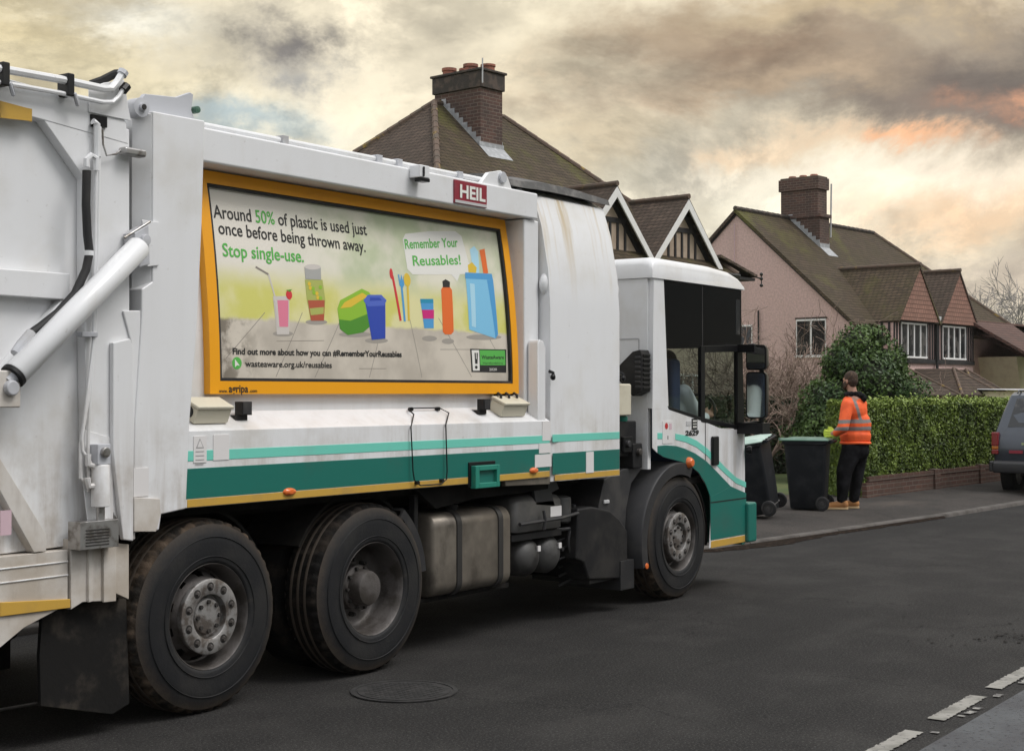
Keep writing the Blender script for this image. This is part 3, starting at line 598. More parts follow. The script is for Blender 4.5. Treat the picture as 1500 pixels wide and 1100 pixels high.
def btext(s, px0, py0, px1, py1, cap, mats, cols=None, bold=0., off=.012, shear=0.):
    off = OF(off); (xa, za), (xb, zb) = bx(px0, py0), bx(px1, py1); sc = (8.3 if px0 < 500 else 9.4) / FPX
    put_text(g, s, lambda u, v: BP(xa + u, za + (zb - za) * u / (xb - xa) + v, off), xb - xa, cap * sc, mats, cols, bold, shear)
s1 = 'Around 50% of plastic is used just'; btext(s1, 321, 318, 546, 344, 19, ['print_black', 'print_green'], [1 if 7 <= i < 10 else 0 for i in range(len(s1))], .012)
btext('once before being thrown away.', 326, 342, 541, 369, 18.5, ['print_black'], bold=.012)
btext('Stop single-use.', 329, 375, 448, 384, 19, ['print_green'], bold=.014)
for (a, c) in (((385, 458), (325, 525)), ((440, 458), (398, 552)), ((500, 460), (455, 553)), ((560, 462), (535, 553)), ((597, 464), (612, 553)), ((640, 466), (685, 552)), ((700, 470), (735, 540))): bline(a, c, .004, .008, 'print_deck')
for (a, c) in (((320, 512), (350, 512)), ((400, 500), (470, 499)), ((520, 540), (560, 540)), ((640, 512), (690, 512))): bline(a, c, .003, .008, 'print_deck')
btext('Find out more about how you can #RememberYourReusables', 335, 519, 583, 523, 9, ['print_black'], bold=.03)
btext('wasteaware.org.uk/reusables', 353, 537, 480, 539, 9, ['print_black'], bold=.015)
bell(341, 532, 7, 9, .009, 'print_green'); bpoly([(338, 526), (338, 538), (341, 535), (345, 536)], .011, 'print_white')
# speech bubble
bpoly([(603, 342), (640, 338), (678, 338), (686, 345), (692, 385), (700, 396), (690, 401), (672, 402), (607, 402), (600, 394), (598, 350)], .009, 'print_white'); bpoly([(664, 401.5), (677, 401.5), (672, 412)], .009, 'print_white')
btext('Remember Your', 600, 364, 679, 361, 14, ['print_green'], bold=.02); btext('Reusables!', 609, 389, 680, 387, 15, ['print_green'], bold=.016)
# pink drink with straw and strawberry
for (px, w) in ((410, 15), (460, 16), (516, 24), (547, 17), (625, 11), (652, 9), (705, 26)): bell(px, {410: 489, 460: 472, 516: 490, 547: 499, 625: 496, 652: 500, 705: 494}[px], w, 4, .008, 'print_shadow_grey')
bpoly([(398, 434), (422, 434), (419, 490), (401, 490)], .0095, 'print_glass'); bpoly([(400, 440), (420.5, 440), (418, 479), (402, 479)], .0105, 'print_pink'); bpoly([(400, 440), (404, 440), (405, 479), (402, 479)], .0115, 'print_glass')
bline((401, 434), (394, 402), .012, .0095, 'print_glass'); bline((394, 402), (376, 391), .012, .0095, 'print_deck'); bell(422, 432, 4.5, 7, .012, 'print_red'); bpoly([(418, 425), (427, 424), (423, 428)], .0125, 'print_lime_dark')
# jar
bpoly([(447, 410), (473, 410), (475, 440), (471, 470), (452, 470), (448, 440)], .0095, 'print_jar'); bpoly([(449, 440), (474, 440), (471, 470), (452, 470)], .0105, 'print_jar_red'); bpoly([(451, 452), (472, 450), (471, 460), (452, 462)], .0115, 'print_jar')
bpoly([(448, 391), (472, 392), (471, 410), (448, 409)], .0115, 'print_steel'); bell(460, 391, 12, 4, .0125, 'print_glass')
for k in range(8): bell(453 + (k * 5) % 19, 416 + (k * 7) % 22, 2.5, 3, .0125, 'print_lime' if k % 2 else 'print_yellow')
# lunch boxes
bpoly([(492, 452), (497, 440), (530, 423), (540, 428), (548, 440), (540, 475), (528, 487), (505, 491), (494, 480)], .0095, 'print_lime'); bpoly([(493, 468), (510, 470), (541, 458), (539, 478), (528, 487), (505, 491), (494, 482)], .0105, 'print_lime_dark'); bpoly([(496, 452), (503, 443), (530, 429), (538, 434), (512, 450)], .0112, 'print_yellow')
bpoly([(533, 440), (538, 434), (558, 434), (563, 441), (560, 496), (540, 498)], .0118, 'print_blue'); bpoly([(531, 440), (538, 432), (558, 432), (565, 440), (561, 448), (536, 449)], .0126, 'print_blue_top'); bpoly([(541, 436), (555, 436), (558, 440), (540, 441)], .0134, 'print_blue')
# cutlery
bline((577, 404), (584, 470), .022, .0095, 'print_red'); bell(575.5, 401, 2.5, 8, .0095, 'print_red'); bline((589, 420), (590, 471), .020, .0098, 'print_sky_dark'); bpoly([(585, 402), (587, 402), (587.5, 412), (590, 402), (592, 412), (593, 402), (593, 418), (590, 423), (586, 418)], .0098, 'print_sky_dark'); bline((598, 418), (596, 470), .020, .0101, 'print_yellow'); bell(598, 410, 5, 10, .0101, 'print_yellow')
# cup
bpoly([(615, 440), (634, 440), (632, 481), (618, 481)], .0095, 'print_sky_dark'); bpoly([(616, 454), (634, 454), (633, 467), (617, 467)], .0105, 'print_magenta'); bpoly([(615, 438), (634, 438), (634, 444), (615, 444)], .0105, 'print_cyan')
# bottle
bpoly([(647, 424), (650, 420), (660, 420), (663, 425), (661, 486), (657, 490), (648, 490), (645, 486)], .0095, 'print_orange'); bpoly([(650, 412), (655, 409), (661, 413), (660, 421), (650, 421)], .0105, 'print_black')
# carrier bag with shopping
bpoly([(696, 365), (703, 360), (708, 368), (706, 400), (697, 400)], .0088, 'print_sky_pale'); bpoly([(710, 366), (718, 364), (719, 400), (712, 402)], .0092, 'print_orange'); bpoly([(690, 388), (697, 384), (703, 392), (701, 400), (690, 400)], .0096, 'print_yellow')
bpoly([(685, 399), (724, 401), (726, 490), (722, 496), (684, 483)], .0105, 'print_sky'); bpoly([(685, 399), (724, 401), (725, 410), (684, 408)], .0115, 'print_sky_dark'); bpoly([(716, 410), (725, 410), (726, 490), (722, 496)], .0120, 'print_sky_dark'); bpoly([(690, 415), (697, 416), (694, 480), (688, 478)], .012, 'print_sky_pale')
# scheme badge
bpoly([(684, 511), (737, 512), (736, 546), (685, 545)], .009, 'print_black'); bpoly([(686, 513), (697, 513), (697, 543), (687, 543)], .0102, 'print_white'); bpoly([(698, 513), (735, 513.5), (735, 535), (698, 535)], .0102, 'print_green')
bpoly([(690, 517), (692, 517), (692, 526), (693, 526), (693, 517), (695, 517), (694, 533), (690.5, 533)], .0114, 'print_black'); bell(692, 538, 2, 2.5, .0114, 'print_black', 10)
btext('WasteAware', 700, 526, 733, 526, 6, ['print_black'], bold=.02, off=.0114); btext('Hertfordshire', 702, 533.5, 731, 533.5, 3.5, ['print_black'], off=.0114); btext('2020', 711, 543, 722, 543, 4, ['print_white'], off=.0114)
g.build('poster', T, smooth=False, fixn=False, merge=False)
# ---- rear pillar
g = MB()
P_ = lambda *q: [S(*a) for a in q]
pp = [S(225, 165), S(297, 180), S(292, 330), S(286, 480), S(275, 610), S(268, 745), S(232, 751), S(229, 781), S(190, 781), S(190, 700), S(218, 500), S(226, 330)]
xl = 5.0
front = [(5.10, 3.18), (5.46, 3.185), (5.44, 2.62), (5.41, 2.1), (5.36, 1.6), (5.333, 1.118), (5.165, 1.10), (5.15, 1.02), (4.98, 1.02), (4.99, 1.6), (5.03, 2.12), (5.03, 2.26), (5.10, 2.30)]
g.prism(front, 5.83, 8.36, 'truck_white'); g.loft([[(5.04, 5.92, z), (5.101, 5.835, z), (5.12, 8.3, z), (5.04, 8.3, z)] for z in (2.2, 3.17)], 'truck_white')
g.build('rear_pillar', T, bevel=.008)
g = MB(); g.prism([S(190, 728), S(228, 730), S(229, 752), S(222, 778), S(190, 778)], 5.815, 5.829, 'truck_white_dirty'); g.build('pillar_plate', T, bevel=.003)
g = MB(); sq(g, 195, 686, 217, 726, 'sticker', 5.83); g.build('sticker', T, smooth=False)
g = MB(); g.prism([S(206, 322, 5.83), S(231, 326, 5.83), S(231, 389, 5.83), S(214, 391, 5.83)], 5.818, 5.829, 'truck_white'); g.build('pillar_plate', T, bevel=.003)
# bracket plate and hinge on the pillar top
g = MB(); g.prism([S(199, 150), S(207, 144), S(214, 147), S(222, 136), S(268, 141), S(288, 134), S(293, 137), S(290, 160), S(295, 175), S(226, 168), S(205, 170)], 5.90, 5.93, 'truck_grey'); g.build('hinge_bracket', T, bevel=.004)
x, z = S(205, 158); g = MB(); g.lathe([(.0001, -.03), (.02, -.03), (.022, -.018), (.05, -.014), (.05, .06)], (x, 5.85, z), (0, 1, 0), 'truck_grey', 20); g.lathe([(.0001, -.036), (.014, -.036), (.014, -.028)], (x, 5.85, z), (0, 1, 0), 'wheel_dark', 12); g.build('hinge_pin', T)
x, z = S(290, 162, 5.9); g = MB(); g.lathe([(.0001, -.01), (.018, -.008), (.02, 0), (.02, .03)], (x - .015, 5.89, z - .0), (0, 1, 0), 'bin_lid', 14); g.build('beacon', T)
# ---- front hopper cowl panel between the container and the cab
g = MB()
cw = [(5.852, 1.083), (5.852, 2.35), (5.87, 2.62), (5.93, 2.95), (6.0, 3.17), (6.12, 3.235), (7.1, 3.30), (8.1, 3.23), (8.3, 2.6), (8.3, 1.083)]
g.loft([[(x, y + (0 if x > 8.95 else .015), z) for y, z in cw] for x in (8.865, 8.96, 9.82)], 'cowl_white')
g.box(8.87, 9.815, 5.8495, 5.853, 1.37, 1.425, 'stripe_light'); g.box(8.87, 9.815, 5.8495, 5.853, 1.135, 1.29, 'stripe_green'); g.box(8.9, 9.815, 5.8495, 5.853, 1.088, 1.13, 'reflective_yellow')
g.build('front_cowl', T, bevel=.012)
g = MB(); sq(g, 858, 662, 869, 692, 'sticker', t=.005); g.build('sticker', T, smooth=False)
g = MB(); rr = random.Random(2)                    # grey weathered cap over the cowl
ring = []
for i in range(15):
    x = 8.45 + 1.42 * i / 14; h = .03 * math.sin(i / 14 * math.pi) + rr.uniform(-.004, .004)
    ring.append([(x, 5.97, 3.20 + h * .5), (x, 5.985, 3.245 + h), (x, 6.2, 3.30 + h), (x, 7.1, 3.345 + h), (x, 7.1, 3.31), (x, 6.12, 3.24)])
g.loft(ring, 'plastic_dark'); MATS['cap_grey'] = mat('cap_grey', (.10, .098, .095), .8, col2=(.2, .19, .18), sc=6, bump=.2); g.mats[0] = 'cap_grey'; g.build('cowl_cap', T)
# rounded bosses at the cowl's edges, locker door with latch in the gap
g = MB(); x, z = S(803, 400); g.ellip((8.90, 5.925, 2.52), (.075, .045, .09), 'truck_white'); g.build('cowl_boss', T)
g = MB(); g.ellip((9.83, 5.95, 2.53), (.06, .08, .11), 'truck_white'); g.build('cowl_boss', T)
for (px, py, yy) in ((808, 550, 5.845), (911, 552, 5.845)):
    x, z = S(px, py, yy); g = MB(); g.tube([(x, yy + .02, z + .03), (x, yy - .012, z + .02), (x, yy - .018, z - .03)], .013, 'black_gloss', 8); g.ellip((x, yy - .012, z - .012), (.024, .018, .024), 'black_gloss', 12, 8); g.build('latch', T)
g = MB(); (xa, za), (xb, zb) = S(788, 497, 5.86), S(806, 700, 5.86); g.prism([(xa, zb), (xa, za - .03), (xa + .02, za + .0), (xa + .07, za - .01), (xa + .10, za - .06), (xa + .10, zb)], 5.858, 5.95, 'truck_white'); g.build('slot_cover', T, bevel=.01)
# ---- chassis and everything under the body
g = MB()
for y in (6.66, 7.46): g.box(4.6, 11.7, y, y + .08, .74, 1.02, 'chassis')
for x in (4.7, 6.1, 7.4, 8.6, 9.6, 11.3): g.box(x, x + .1, 6.75, 7.45, .78, .98, 'chassis')
g.box(4.5, 10.2, 6.2, 8.1, 1.02, 1.055, 'chassis')
for x in (5.545, 6.905, 10.865): g.tube([(x, 6.3, .52), (x, 7.9, .52)], .09, 'chassis', 12)
for x in (6.905,): g.ellip((x, 7.1, .52), (.25, .22, .24), 'chassis')
g.box(10.0, 11.6, 6.7, 7.5, .45, 1.0, 'chassis'); g.box(7.6, 9.9, 7.75, 8.25, .4, 1.0, 'chassis'); g.box(4.5, 7.55, 7.5, 7.53, .35, 1.05, 'chassis'); g.build('chassis', T, bevel=.005)  # low far-side sheets added to block light leaking in under the body
# wheels
def wheel(x, yf, face, rear_dual=False, R=.522):
    """face: -1 outer side towards -Y, +1 towards +Y"""
    o = Vector((x, yf, R)); ax = (0, -face * 1.0, 0); fl = -face
    w = MB(); ax = (0, 1 if face < 0 else -1, 0)
    seg = 120
    if not rear_dual:
        prof = [(.292, .012), (.285, .004), (.278, .012), (.270, .05), (.262, .10), (.258, .13), (.247, .135), (.240, .127), (.226, .10), (.213, .072), (.205, .06), (.196, .045)]
        w.lathe(prof, o, ax, 'wheel_steel', seg, skip=lambda i, k: (i in (6, 8) and k % 12 in (4, 5, 6, 7)) or (i == 7 and k % 12 in (3, 4, 5, 6, 7, 8)))
        w.lathe([(.262, .10), (.262, .26), (.05, .262)], o, ax, 'wheel_dark', seg)
        rim = w
    else:
        prof = [(.292, .012), (.285, .004), (.278, .012), (.266, .05), (.262, .16), (.250, .19), (.235, .20), (.205, .205), (.16, .20), (.14, .2)]
        w.lathe(prof, o, ax, 'wheel_steel', seg); rim = w
    return w, o, ax
def make_wheel(x, yf, face, dual, ring):
    w, o, ax = wheel(x, yf, face, dual)
    wo_ = w.build('wheel', T, origin=o, fixn=False, merge=False); R = .522
    for p in wo_.data.polygons: pass
    t = MB(); segT = 132
    def rf(i, k, r):
        if i in (6, 7, 11, 12): return r - (.014 if k % 3 == 0 else 0)
        return r
    pr = [(.285, .03), (.288, .004), (.305, -.004), (.345, .0), (.40, -.008), (.455, .002), (.497, .022), (.517, .040), (.522, .06), (.522, .15), (.522, .24), (.517, .262), (.497, .28), (.45, .30), (.38, .305), (.29, .30)]
    t.lathe(pr[:7], o, ax, 'tyre', segT); t.lathe(pr[6:13], o, ax, 'tread_shaded' if (dual or face > 0) else 'tyre_tread', segT, rfn=lambda i, k, r: r - (.016 if (k % 3 == 0 and i in (0, 1, 2, 4, 5, 6)) else 0)); t.lathe(pr[12:], o, ax, 'tyre', segT)
    for d in (.095, .15, .205): t.lathe([(.5225, d - .008), (.5255, d - .006), (.5255, d - .02 + .03)], o, ax, 'tyre', 66)
    for rr_ in (.325, .43): t.lathe([(rr_ - .003, -.004 if rr_ < .4 else -.004), (rr_, -.0085), (rr_ + .003, -.004)], o, ax, 'tyre', 80)
    t.build('tyre', wo_, fixn=False, merge=False, angle=60)
    h = MB()
    if dual:
        h.lathe([(.14, .2), (.14, .13), (.132, .12), (.115, .115), (.108, .05), (.10, .035), (.07, .028), (.0001, .028)], o, ax, 'wheel_steel', 30)
        for k in range(10):
            a = 2 * math.pi * k / 10; c = o + Vector((math.cos(a) * .125, 0, math.sin(a) * .125)); h.lathe([(.0001, .1), (.011, .1), (.011, .12)], c, ax, 'wheel_dark', 6)
        h.build('hub', wo_, fixn=False, merge=False)
        for k in range(10 if face < 0 else 0):
            n = MB(); a = 2 * math.pi * (k + .5) / 10; c = o + Vector((math.cos(a) * .17, 0, math.sin(a) * .17)); n.lathe([(.0001, .155), (.011, .155), (.013, .17), (.016, .172), (.016, .2)], c, ax, 'wheel_dark', 6); n.build('wheel_nut', wo_, fixn=False, merge=False)
    else:
        h.lathe([(.196, .045), (.205, .012), (.203, .004), (.196, .0), (.126, .0), (.120, .004), (.118, .05), (.10, .055), (.098, .03), (.092, .02), (.06, .016), (.0001, .016)], o, ax, 'wheel_ring', 60)
        for k in range(8):
            a = 2 * math.pi * k / 8; c = o + Vector((math.cos(a) * .078, 0, math.sin(a) * .078)); h.lathe([(.0001, .006), (.012, .006), (.012, .022)], c, ax, 'wheel_dark', 6)
        h.build('hub', wo_, fixn=False, merge=False)
        for k in range(10 if face < 0 else 0):
            a = 2 * math.pi * (k + .5) / 10; c = o + Vector((math.cos(a) * .162, 0, math.sin(a) * .162)); n = MB()
            n.lathe([(.0001, -.0006), (.024, -.0006), (.0245, .002)], c, ax, 'wheel_dark', 16); n.lathe([(.0001, -.014), (.010, -.014), (.0125, -.008), (.015, 0)], c, ax, 'wheel_steel', 6); n.build('wheel_nut', wo_, fixn=False, merge=False)
    return wo_
for (x, dual) in ((5.545, False), (6.905, True), (10.865, False)):
    yn = 5.87 if x < 10 else 5.89
    make_wheel(x, yn, -1, dual, None); make_wheel(x, 8.31, 1, dual, None)
    if dual:
        for yy in (6.20, 7.65):
            t = MB(); t.lathe([(.28, .02), (.40, 0), (.50, .03), (.52, .06), (.52, .24), (.5, .27), (.4, .3), (.28, .28)], (x, yy, .522), (0, 1, 0), 'tread_shaded', 60); t.build('inner_tyre', T, fixn=False)
# rear mudguards (black arcs), inner panels
def arc_guard(name, cx_, r, a0, a1, y0, y1, m, lip=.0, th=.02, cz=.522, n=18):
    g = MB(); rings = []
    for i in range(n + 1):
        a = math.radians(a0 + (a1 - a0) * i / n); c, s = math.cos(a), math.sin(a)
        pr = [(r, y0), (r + th, y0), (r + th, y1), (r, y1)] if not lip else [(r - lip, y0), (r + th - .01, y0 - .004), (r + th, y0 + .012), (r + th, y1), (r, y1), (r, y0 + .02), (r - lip, y0 + .012)]
        rings.append([(cx_ + rr * c, y, cz + rr * s) for rr, y in pr])
    g.loft(rings, m); return g.build(name, T)
arc_guard('mudguard', 5.545, .575, 30, 150, 6.02, 6.5, 'chassis'); 
arc_guard('mudguard', 6.905, .575, 5, 52, 5.93, 6.5, 'fender', lip=.045)
arc_guard('mudguard', 6.905, .575, 53, 150, 6.02, 6.5, 'chassis')
g = MB(); g.box(7.34, 7.42, 5.98, 6.5, .30, .72, 'plastic_dark'); g.box(7.30, 7.335, 6.0, 6.5, .2, .6, 'black_rubber'); g.box(7.46, 7.50, 6.0, 6.05, .3, 1.06, 'plastic_dark'); g.build('mudflap', T, bevel=.006)
# fuel tank with straps
def rrect(y0, y1, z0, z1, r, n=5):
    pts = []
    for (cy, cz, a0) in ((y1 - r, z1 - r, 0), (y0 + r, z1 - r, 90), (y0 + r, z0 + r, 180), (y1 - r, z0 + r, 270)):
        for i in range(n + 1): a = math.radians(a0 + 90 * i / n); pts.append((cy + r * math.cos(a), cz + r * math.sin(a)))
    return pts
g = MB(); A = .015
def tank(g, x0, x1, y0, y1, z0, z1, r, m):
    rings = []
    for x, k in ((x0 - .012, .03), (x0, .01), (x0 + .012, 0), (x1 - .012, 0), (x1, .01), (x1 + .012, .03)): rings.append([(x, y, z) for y, z in rrect(y0 + k, y1 - k, z0 + k, z1 - k, r)])
    g.loft(rings, m)
(xa, _), (xb, _) = S(680, 760, 5.98), S(768, 760, 5.98)
tank(g, 7.62, 8.50, 5.96, 6.60, .37, .925, .09, 'tank_alloy'); tk = g.build('fuel_tank', T, angle=50)
for x in (7.86, 8.34):
    g = MB(); r1 = rrect(5.95, 6.61, .36, .935, .095); r0 = rrect(5.96, 6.60, .37, .925, .09); g.loft([[(x, y, z) for y, z in r1], [(x + .055, y, z) for y, z in r1]], 'tank_strap'); g.build('tank_strap', tk, bevel=.004)
g = MB(); g.lathe([(.045, 0), (.05, .02), (.05, .045), (.0001, .05)], (7.98, 6.1, .92), (0, 0, 1), 'plastic_dark', 16); g.build('filler_cap', tk)
g = MB(); g.box(7.55, 8.6, 6.05, 6.5, .335, .365, 'chassis'); g.build('tank_bracket', tk)
# additive tank, filter, pipes
g = MB(); rings = []
for z, k in ((.71, .03), (.73, 0), (.93, 0), (.965, .02), (.98, .05)): rings.append([(x, y, z) for x, y in rrect(8.56 + k, 9.20 - k, 5.97 + k, 6.4 - k, .06)])
g.loft(rings, 'unit_grey'); g.box(8.55, 9.2, 5.99, 6.4, .665, .71, 'plastic_dark'); sq(g, 806, 742, 822, 755, 'sticker', 5.97); g.build('additive_tank', T, angle=50)
g = MB(); g.tube([(9.29, 6.05, .745), (9.29, 6.05, .76), (9.29, 6.05, .92), (9.29, 6.05, .94), (9.29, 6.05, .95)], [.055, .075, .075, .07, .04], 'air_tank', 20); g.build('air_dryer', T, angle=50)
g = MB()
g.tube([(8.58, 5.94, .79), (9.1, 5.93, .80), (9.35, 5.94, .82), (9.42, 5.98, .76), (9.35, 6.0, .70), (9.1, 6.05, .70)], .014, 'fender', 8)
g.tube([(8.88, 5.935, .87), (8.885, 5.925, .8), (8.88, 5.935, .73)], .012, 'fender', 8)
for k in range(5):
    r = random.Random(k); z = .45 + .07 * k; g.tube([(9.2, 6.1, z), (9.35 + r.uniform(0, .1), 6.0, z + .06), (9.5, 6.03 + .02 * k, z - .04), (9.55, 6.1, z - .15), (9.4, 6.15, z - .2)], .010, 'black_rubber', 6)
for k in range(9):
    r = random.Random(k + 20); x, z = r.uniform(9.25, 9.45), r.uniform(.5, .88); g.lathe([(.0001, -.02), (.016, -.02), (.02, .0), (.02, .03)], (x, 6.04, z), (0, 1, 0), 'fender', 8)
g.box(9.2, 9.5, 6.1, 6.3, .45, .92, 'chassis')
pts = [(9.42 + .11 * math.cos(a), 6.0, .60 + .13 * math.sin(a)) for a in [math.pi * 2 * i / 20 for i in range(16)]]; g.tube(pts, .013, 'black_rubber', 8); g.build('hose', T)
# air reservoirs: two drums lying across the frame
for (x, r) in ((8.83, .145), (9.11, .145)):
    g = MB(); g.lathe([(.0001, .0), (.05, .006), (.09, .022), (.125, .05), (r, .085), (r, .6), (.09, .66), (.0001, .68)], (x, 5.98, .515 - (.005 if x < 8.8 else -.015)), (0, 1, 0), 'air_tank', 32); g.box(x + .04, x + .075, 5.978, 5.99, .57, .61, 'sticker'); g.build('air_tank', T, angle=50)
# panels hanging below the skirt
g = MB(); g.prism([S(610, 716, 5.95), S(805, 697, 5.95), S(805, 716, 5.95), S(765, 722, 5.95), S(700, 730, 5.95), S(640, 745, 5.95)], 5.96, 6.0, 'chassis')
g.prism([S(788, 712, 5.93), S(792, 740, 5.93), S(820, 742, 5.93), S(815, 722, 5.93), S(826, 716, 5.93), S(822, 706, 5.93), S(800, 706, 5.93)], 5.97, 6.0, 'fender'); g.prism([S(740, 701, 5.86), S(806, 697, 5.86), S(806, 709, 5.86), S(741, 712, 5.86)], 5.862, 5.9, 'tank_alloy'); g.box(7.46, 7.56, 6.4, 6.44, .7, 1.05, 'chassis'); g.box(7.6, 9.6, 6.64, 6.66, .42, 1.02, 'chassis'); g.build('under_panel', T, bevel=.004)
# battery box with chamfered corners
g = MB(); g.prism([S(852, 745, 5.9), S(873, 742, 5.9), S(900, 748, 5.9), S(913, 760, 5.9), S(925, 778, 5.9), S(925, 848, 5.9), S(868, 850, 5.9), S(860, 825, 5.9), S(850, 820, 5.9)], 5.93, 6.5, 'plastic_dark')
g.build('battery_box', T, bevel=.02)
g = MB(); g.box(9.95, 10.16, 5.92, 6.5, .17, .40, 'black_rubber'); g.box(9.55, 10.1, 5.96, 6.5, .26, .45, 'black_rubber'); g.build('mudflap', T, bevel=.004)
g = MB(); g.box(9.56, 10.35, 6.55, 6.6, .3, 1.1, 'chassis'); g.box(9.9, 10.5, 6.1, 6.6, 1.12, 1.5, 'chassis'); g.build('engine_cover', T)
# ---- cab
YC = 5.87
def cp(px, py, y=YC): return S(px, py, y)
g = MB()
arch = [cp(*q) for q in ((1041, 760), (1041, 740), (1040.3, 728), (1037, 717), (1033, 708), (1023, 692), (1012, 683), (1000, 677), (985, 673), (972, 669.5), (963, 663.5))]
low = [(10.38, 1.6), cp(983, 600), (11.25, 1.485), (11.6, 1.41), (12.0, 1.395), (12.05, 1.37), (12.06, 1.0), (12.06, .385), (11.36, .385)] + arch + [(10.37, 1.28), (10.37, 1.6)]
g.prism(low, YC, YC + .006, 'truck_white'); g.prism([(10.37, 1.6), (10.395, 2.67), (10.56, 2.67), (10.64, 1.59)], YC, YC + .05, 'truck_white')
# livery
def cpoly(pts, off, m): g.prism([cp(*p) for p in pts], YC - off, YC + .001, m)
def band(up, lo, off, m):
    for i in range(len(up) - 1):
        cpoly([up[i], up[i + 1], lo[i + 1], lo[i]], off, m)
band([(963, 634), (970, 634)], [(963, 643), (970, 643)], .003, 'stripe_light')
band([(989, 635), (1005, 638), (1020, 645), (1035, 656), (1048, 669), (1062, 684), (1078, 699), (1092.5, 706)], [(989, 644), (1005, 648), (1020, 655), (1035, 667), (1048, 680), (1062, 694), (1078, 708), (1092.5, 714)], .003, 'stripe_light')
gu = [(963, 653), (975, 652), (990, 653), (1003, 657), (1018, 664), (1034, 675), (1050, 691), (1070, 712), (1092.5, 722)]
gl_ = [(963, 663.5), (972, 669.5), (985, 673), (1000, 677), (1012, 683), (1023, 692), (1033, 708), (1040.3, 728), (1041, 734)]
band(gu[:8], gl_[:7] + [(1040.3, 728)], .004, 'stripe_green')
cpoly([(1040.3, 728), (1070, 712), (1092.5, 722), (1092.5, 782), (1040.8, 791)], .0045, 'stripe_green'); cpoly([(1041.5, 792.5), (1092.5, 783.5), (1092.5, 793), (1041, 802.5)], .0045, 'reflective_yellow')
g.build('cab_side', T, bevel=.003)
g = MB(); cs = [cp(1040.5, 736), cp(1092, 731)]; g.box(cs[0][0], cs[1][0], YC - .007, YC - .004, cs[0][1] - .005, cs[0][1] + .005, 'plastic_dark'); xs, zt = cp(1033, 614); g.box(xs - .003, xs + .003, YC - .0035, YC + .001, 1.0, zt, 'plastic_dark'); g.build('door_seam', T, smooth=False)
# front corner, front panel, far side, rear wall, floor
g = MB()
def plan(z0, z1, m, ins=0):
    pl = [(12.05, YC + .001), (12.12, YC + .03), (12.19, YC + .12), (12.26, YC + .6), (12.28, 7.1), (12.26, 7.7), (12.19, YC + 2.34), (12.12, YC + 2.43), (12.05, YC + 2.46), (12.0, YC + 2.46), (12.0, YC + .001)]
    g.add([(x, y, z) for z in (z0, z1) for x, y in pl], [tuple(range(10, -1, -1)), tuple(range(11, 22))] + [(i, (i + 1) % 11, (i + 1) % 11 + 11, i + 11) for i in range(11)], m)
plan(.36, 1.36, 'stripe_green'); plan(1.361, 1.40, 'truck_white'); g.build('cab_front', T, bevel=.004)
g = MB(); g.box(12.052, 12.23, 5.83, 6.2, .375, .735, 'teal_plastic'); g.mats[0] = 'stripe_green'; g.build('bumper_corner', T, bevel=.02)
g = MB(); g.box(10.37, 10.42, YC + .045, 8.29, 1.105, 2.66, 'truck_white'); g.box(10.37, 12.0, 8.29, 8.33, .4, 1.45, 'truck_white'); g.box(10.37, 10.7, 8.29, 8.33, 1.451, 2.66, 'truck_white'); g.box(10.42, 12.05, 5.92, 8.28, .95, 1.0, 'chassis')
g.box(10.364, 10.37, 5.99, 6.0, 1.75, 2.17, 'truck_grey'); g.box(10.364, 10.37, 6.0, 6.6, 2.165, 2.175, 'truck_grey'); g.build('cab_rear_wall', T, bevel=.01)
g = MB(); rf = [(10.35, 2.662), (10.35, 2.77), (10.385, 2.825), (10.5, 2.84), (11.4, 2.835), (11.75, 2.81), (11.90, 2.77), (11.97, 2.735), (12.025, 2.69), (12.035, 2.655)]
rings = []
for y, k in ((YC - .012, .6), (YC + .0, .82), (YC + .03, .93), (YC + .08, 1.0), (8.25, 1.0), (8.31, .9), (8.34, .6)):
    rings.append([(x + (0 if x < 11.5 else .12 * min(1, (y - YC + .012) * 3) if y < 8 else .05), y, 2.66 + (z - 2.66) * k) for x, z in rf])
g.loft(rings, 'truck_white'); g.build('cab_roof', T, angle=50)
# glazing
g = MB(); g.prism([(10.565, 2.655), (12.0, 2.652), (12.0, 2.14), (10.60, 2.09)], YC + .003, YC + .03, 'glass_black'); g.box(12.02, 12.05, 5.95, 8.25, 2.3, 2.66, 'glass_black'); g.box(11.24, 11.248, YC + .0, YC + .004, 2.10, 2.64, 'fender'); g.box(11.88, 11.965, YC - .0005, YC + .004, 2.25, 2.56, 'window_glass'); g.build('upper_glazing', T, bevel=.003)  # paler strip near the front paints a reflection on the black panel
g = MB(); g.add([(x, YC + .012, z) for x, z in [(10.60, 2.088), (11.235, 2.115), (11.235, 1.49), (10.645, 1.595)]], [(0, 1, 2, 3)], 'cab_glass'); g.build('quarter_window', T, smooth=False)
g = MB(); g.add([(x, YC + .012, z) for x, z in [(11.27, 2.09), (11.93, 2.12), (11.93, 1.41), (11.27, 1.485)]], [(0, 1, 2, 3)], 'cab_glass'); g.build('door_window', T, smooth=False)
g = MB(); g.prism([(11.21, 2.13), (11.28, 2.13), (11.28, 1.47), (11.21, 1.48)], YC - .004, YC + .03, 'black_gloss'); g.prism([(11.28, 2.132), (12.0, 2.16), (12.0, 2.10), (11.28, 2.075)], YC - .006, YC + .03, 'black_gloss')
g.prism([(11.905, 2.10), (12.005, 2.10), (12.04, 1.40), (11.905, 1.40)], YC - .006, YC + .035, 'black_gloss'); g.prism([(10.62, 1.62), (11.21, 1.52), (11.21, 1.49), (10.64, 1.59)], YC - .003, YC + .03, 'black_gloss'); g.prism([(11.28, 1.51), (11.905, 1.44), (11.905, 1.405), (11.28, 1.472)], YC - .003, YC + .03, 'black_gloss'); g.build('window_frame', T, bevel=.003)
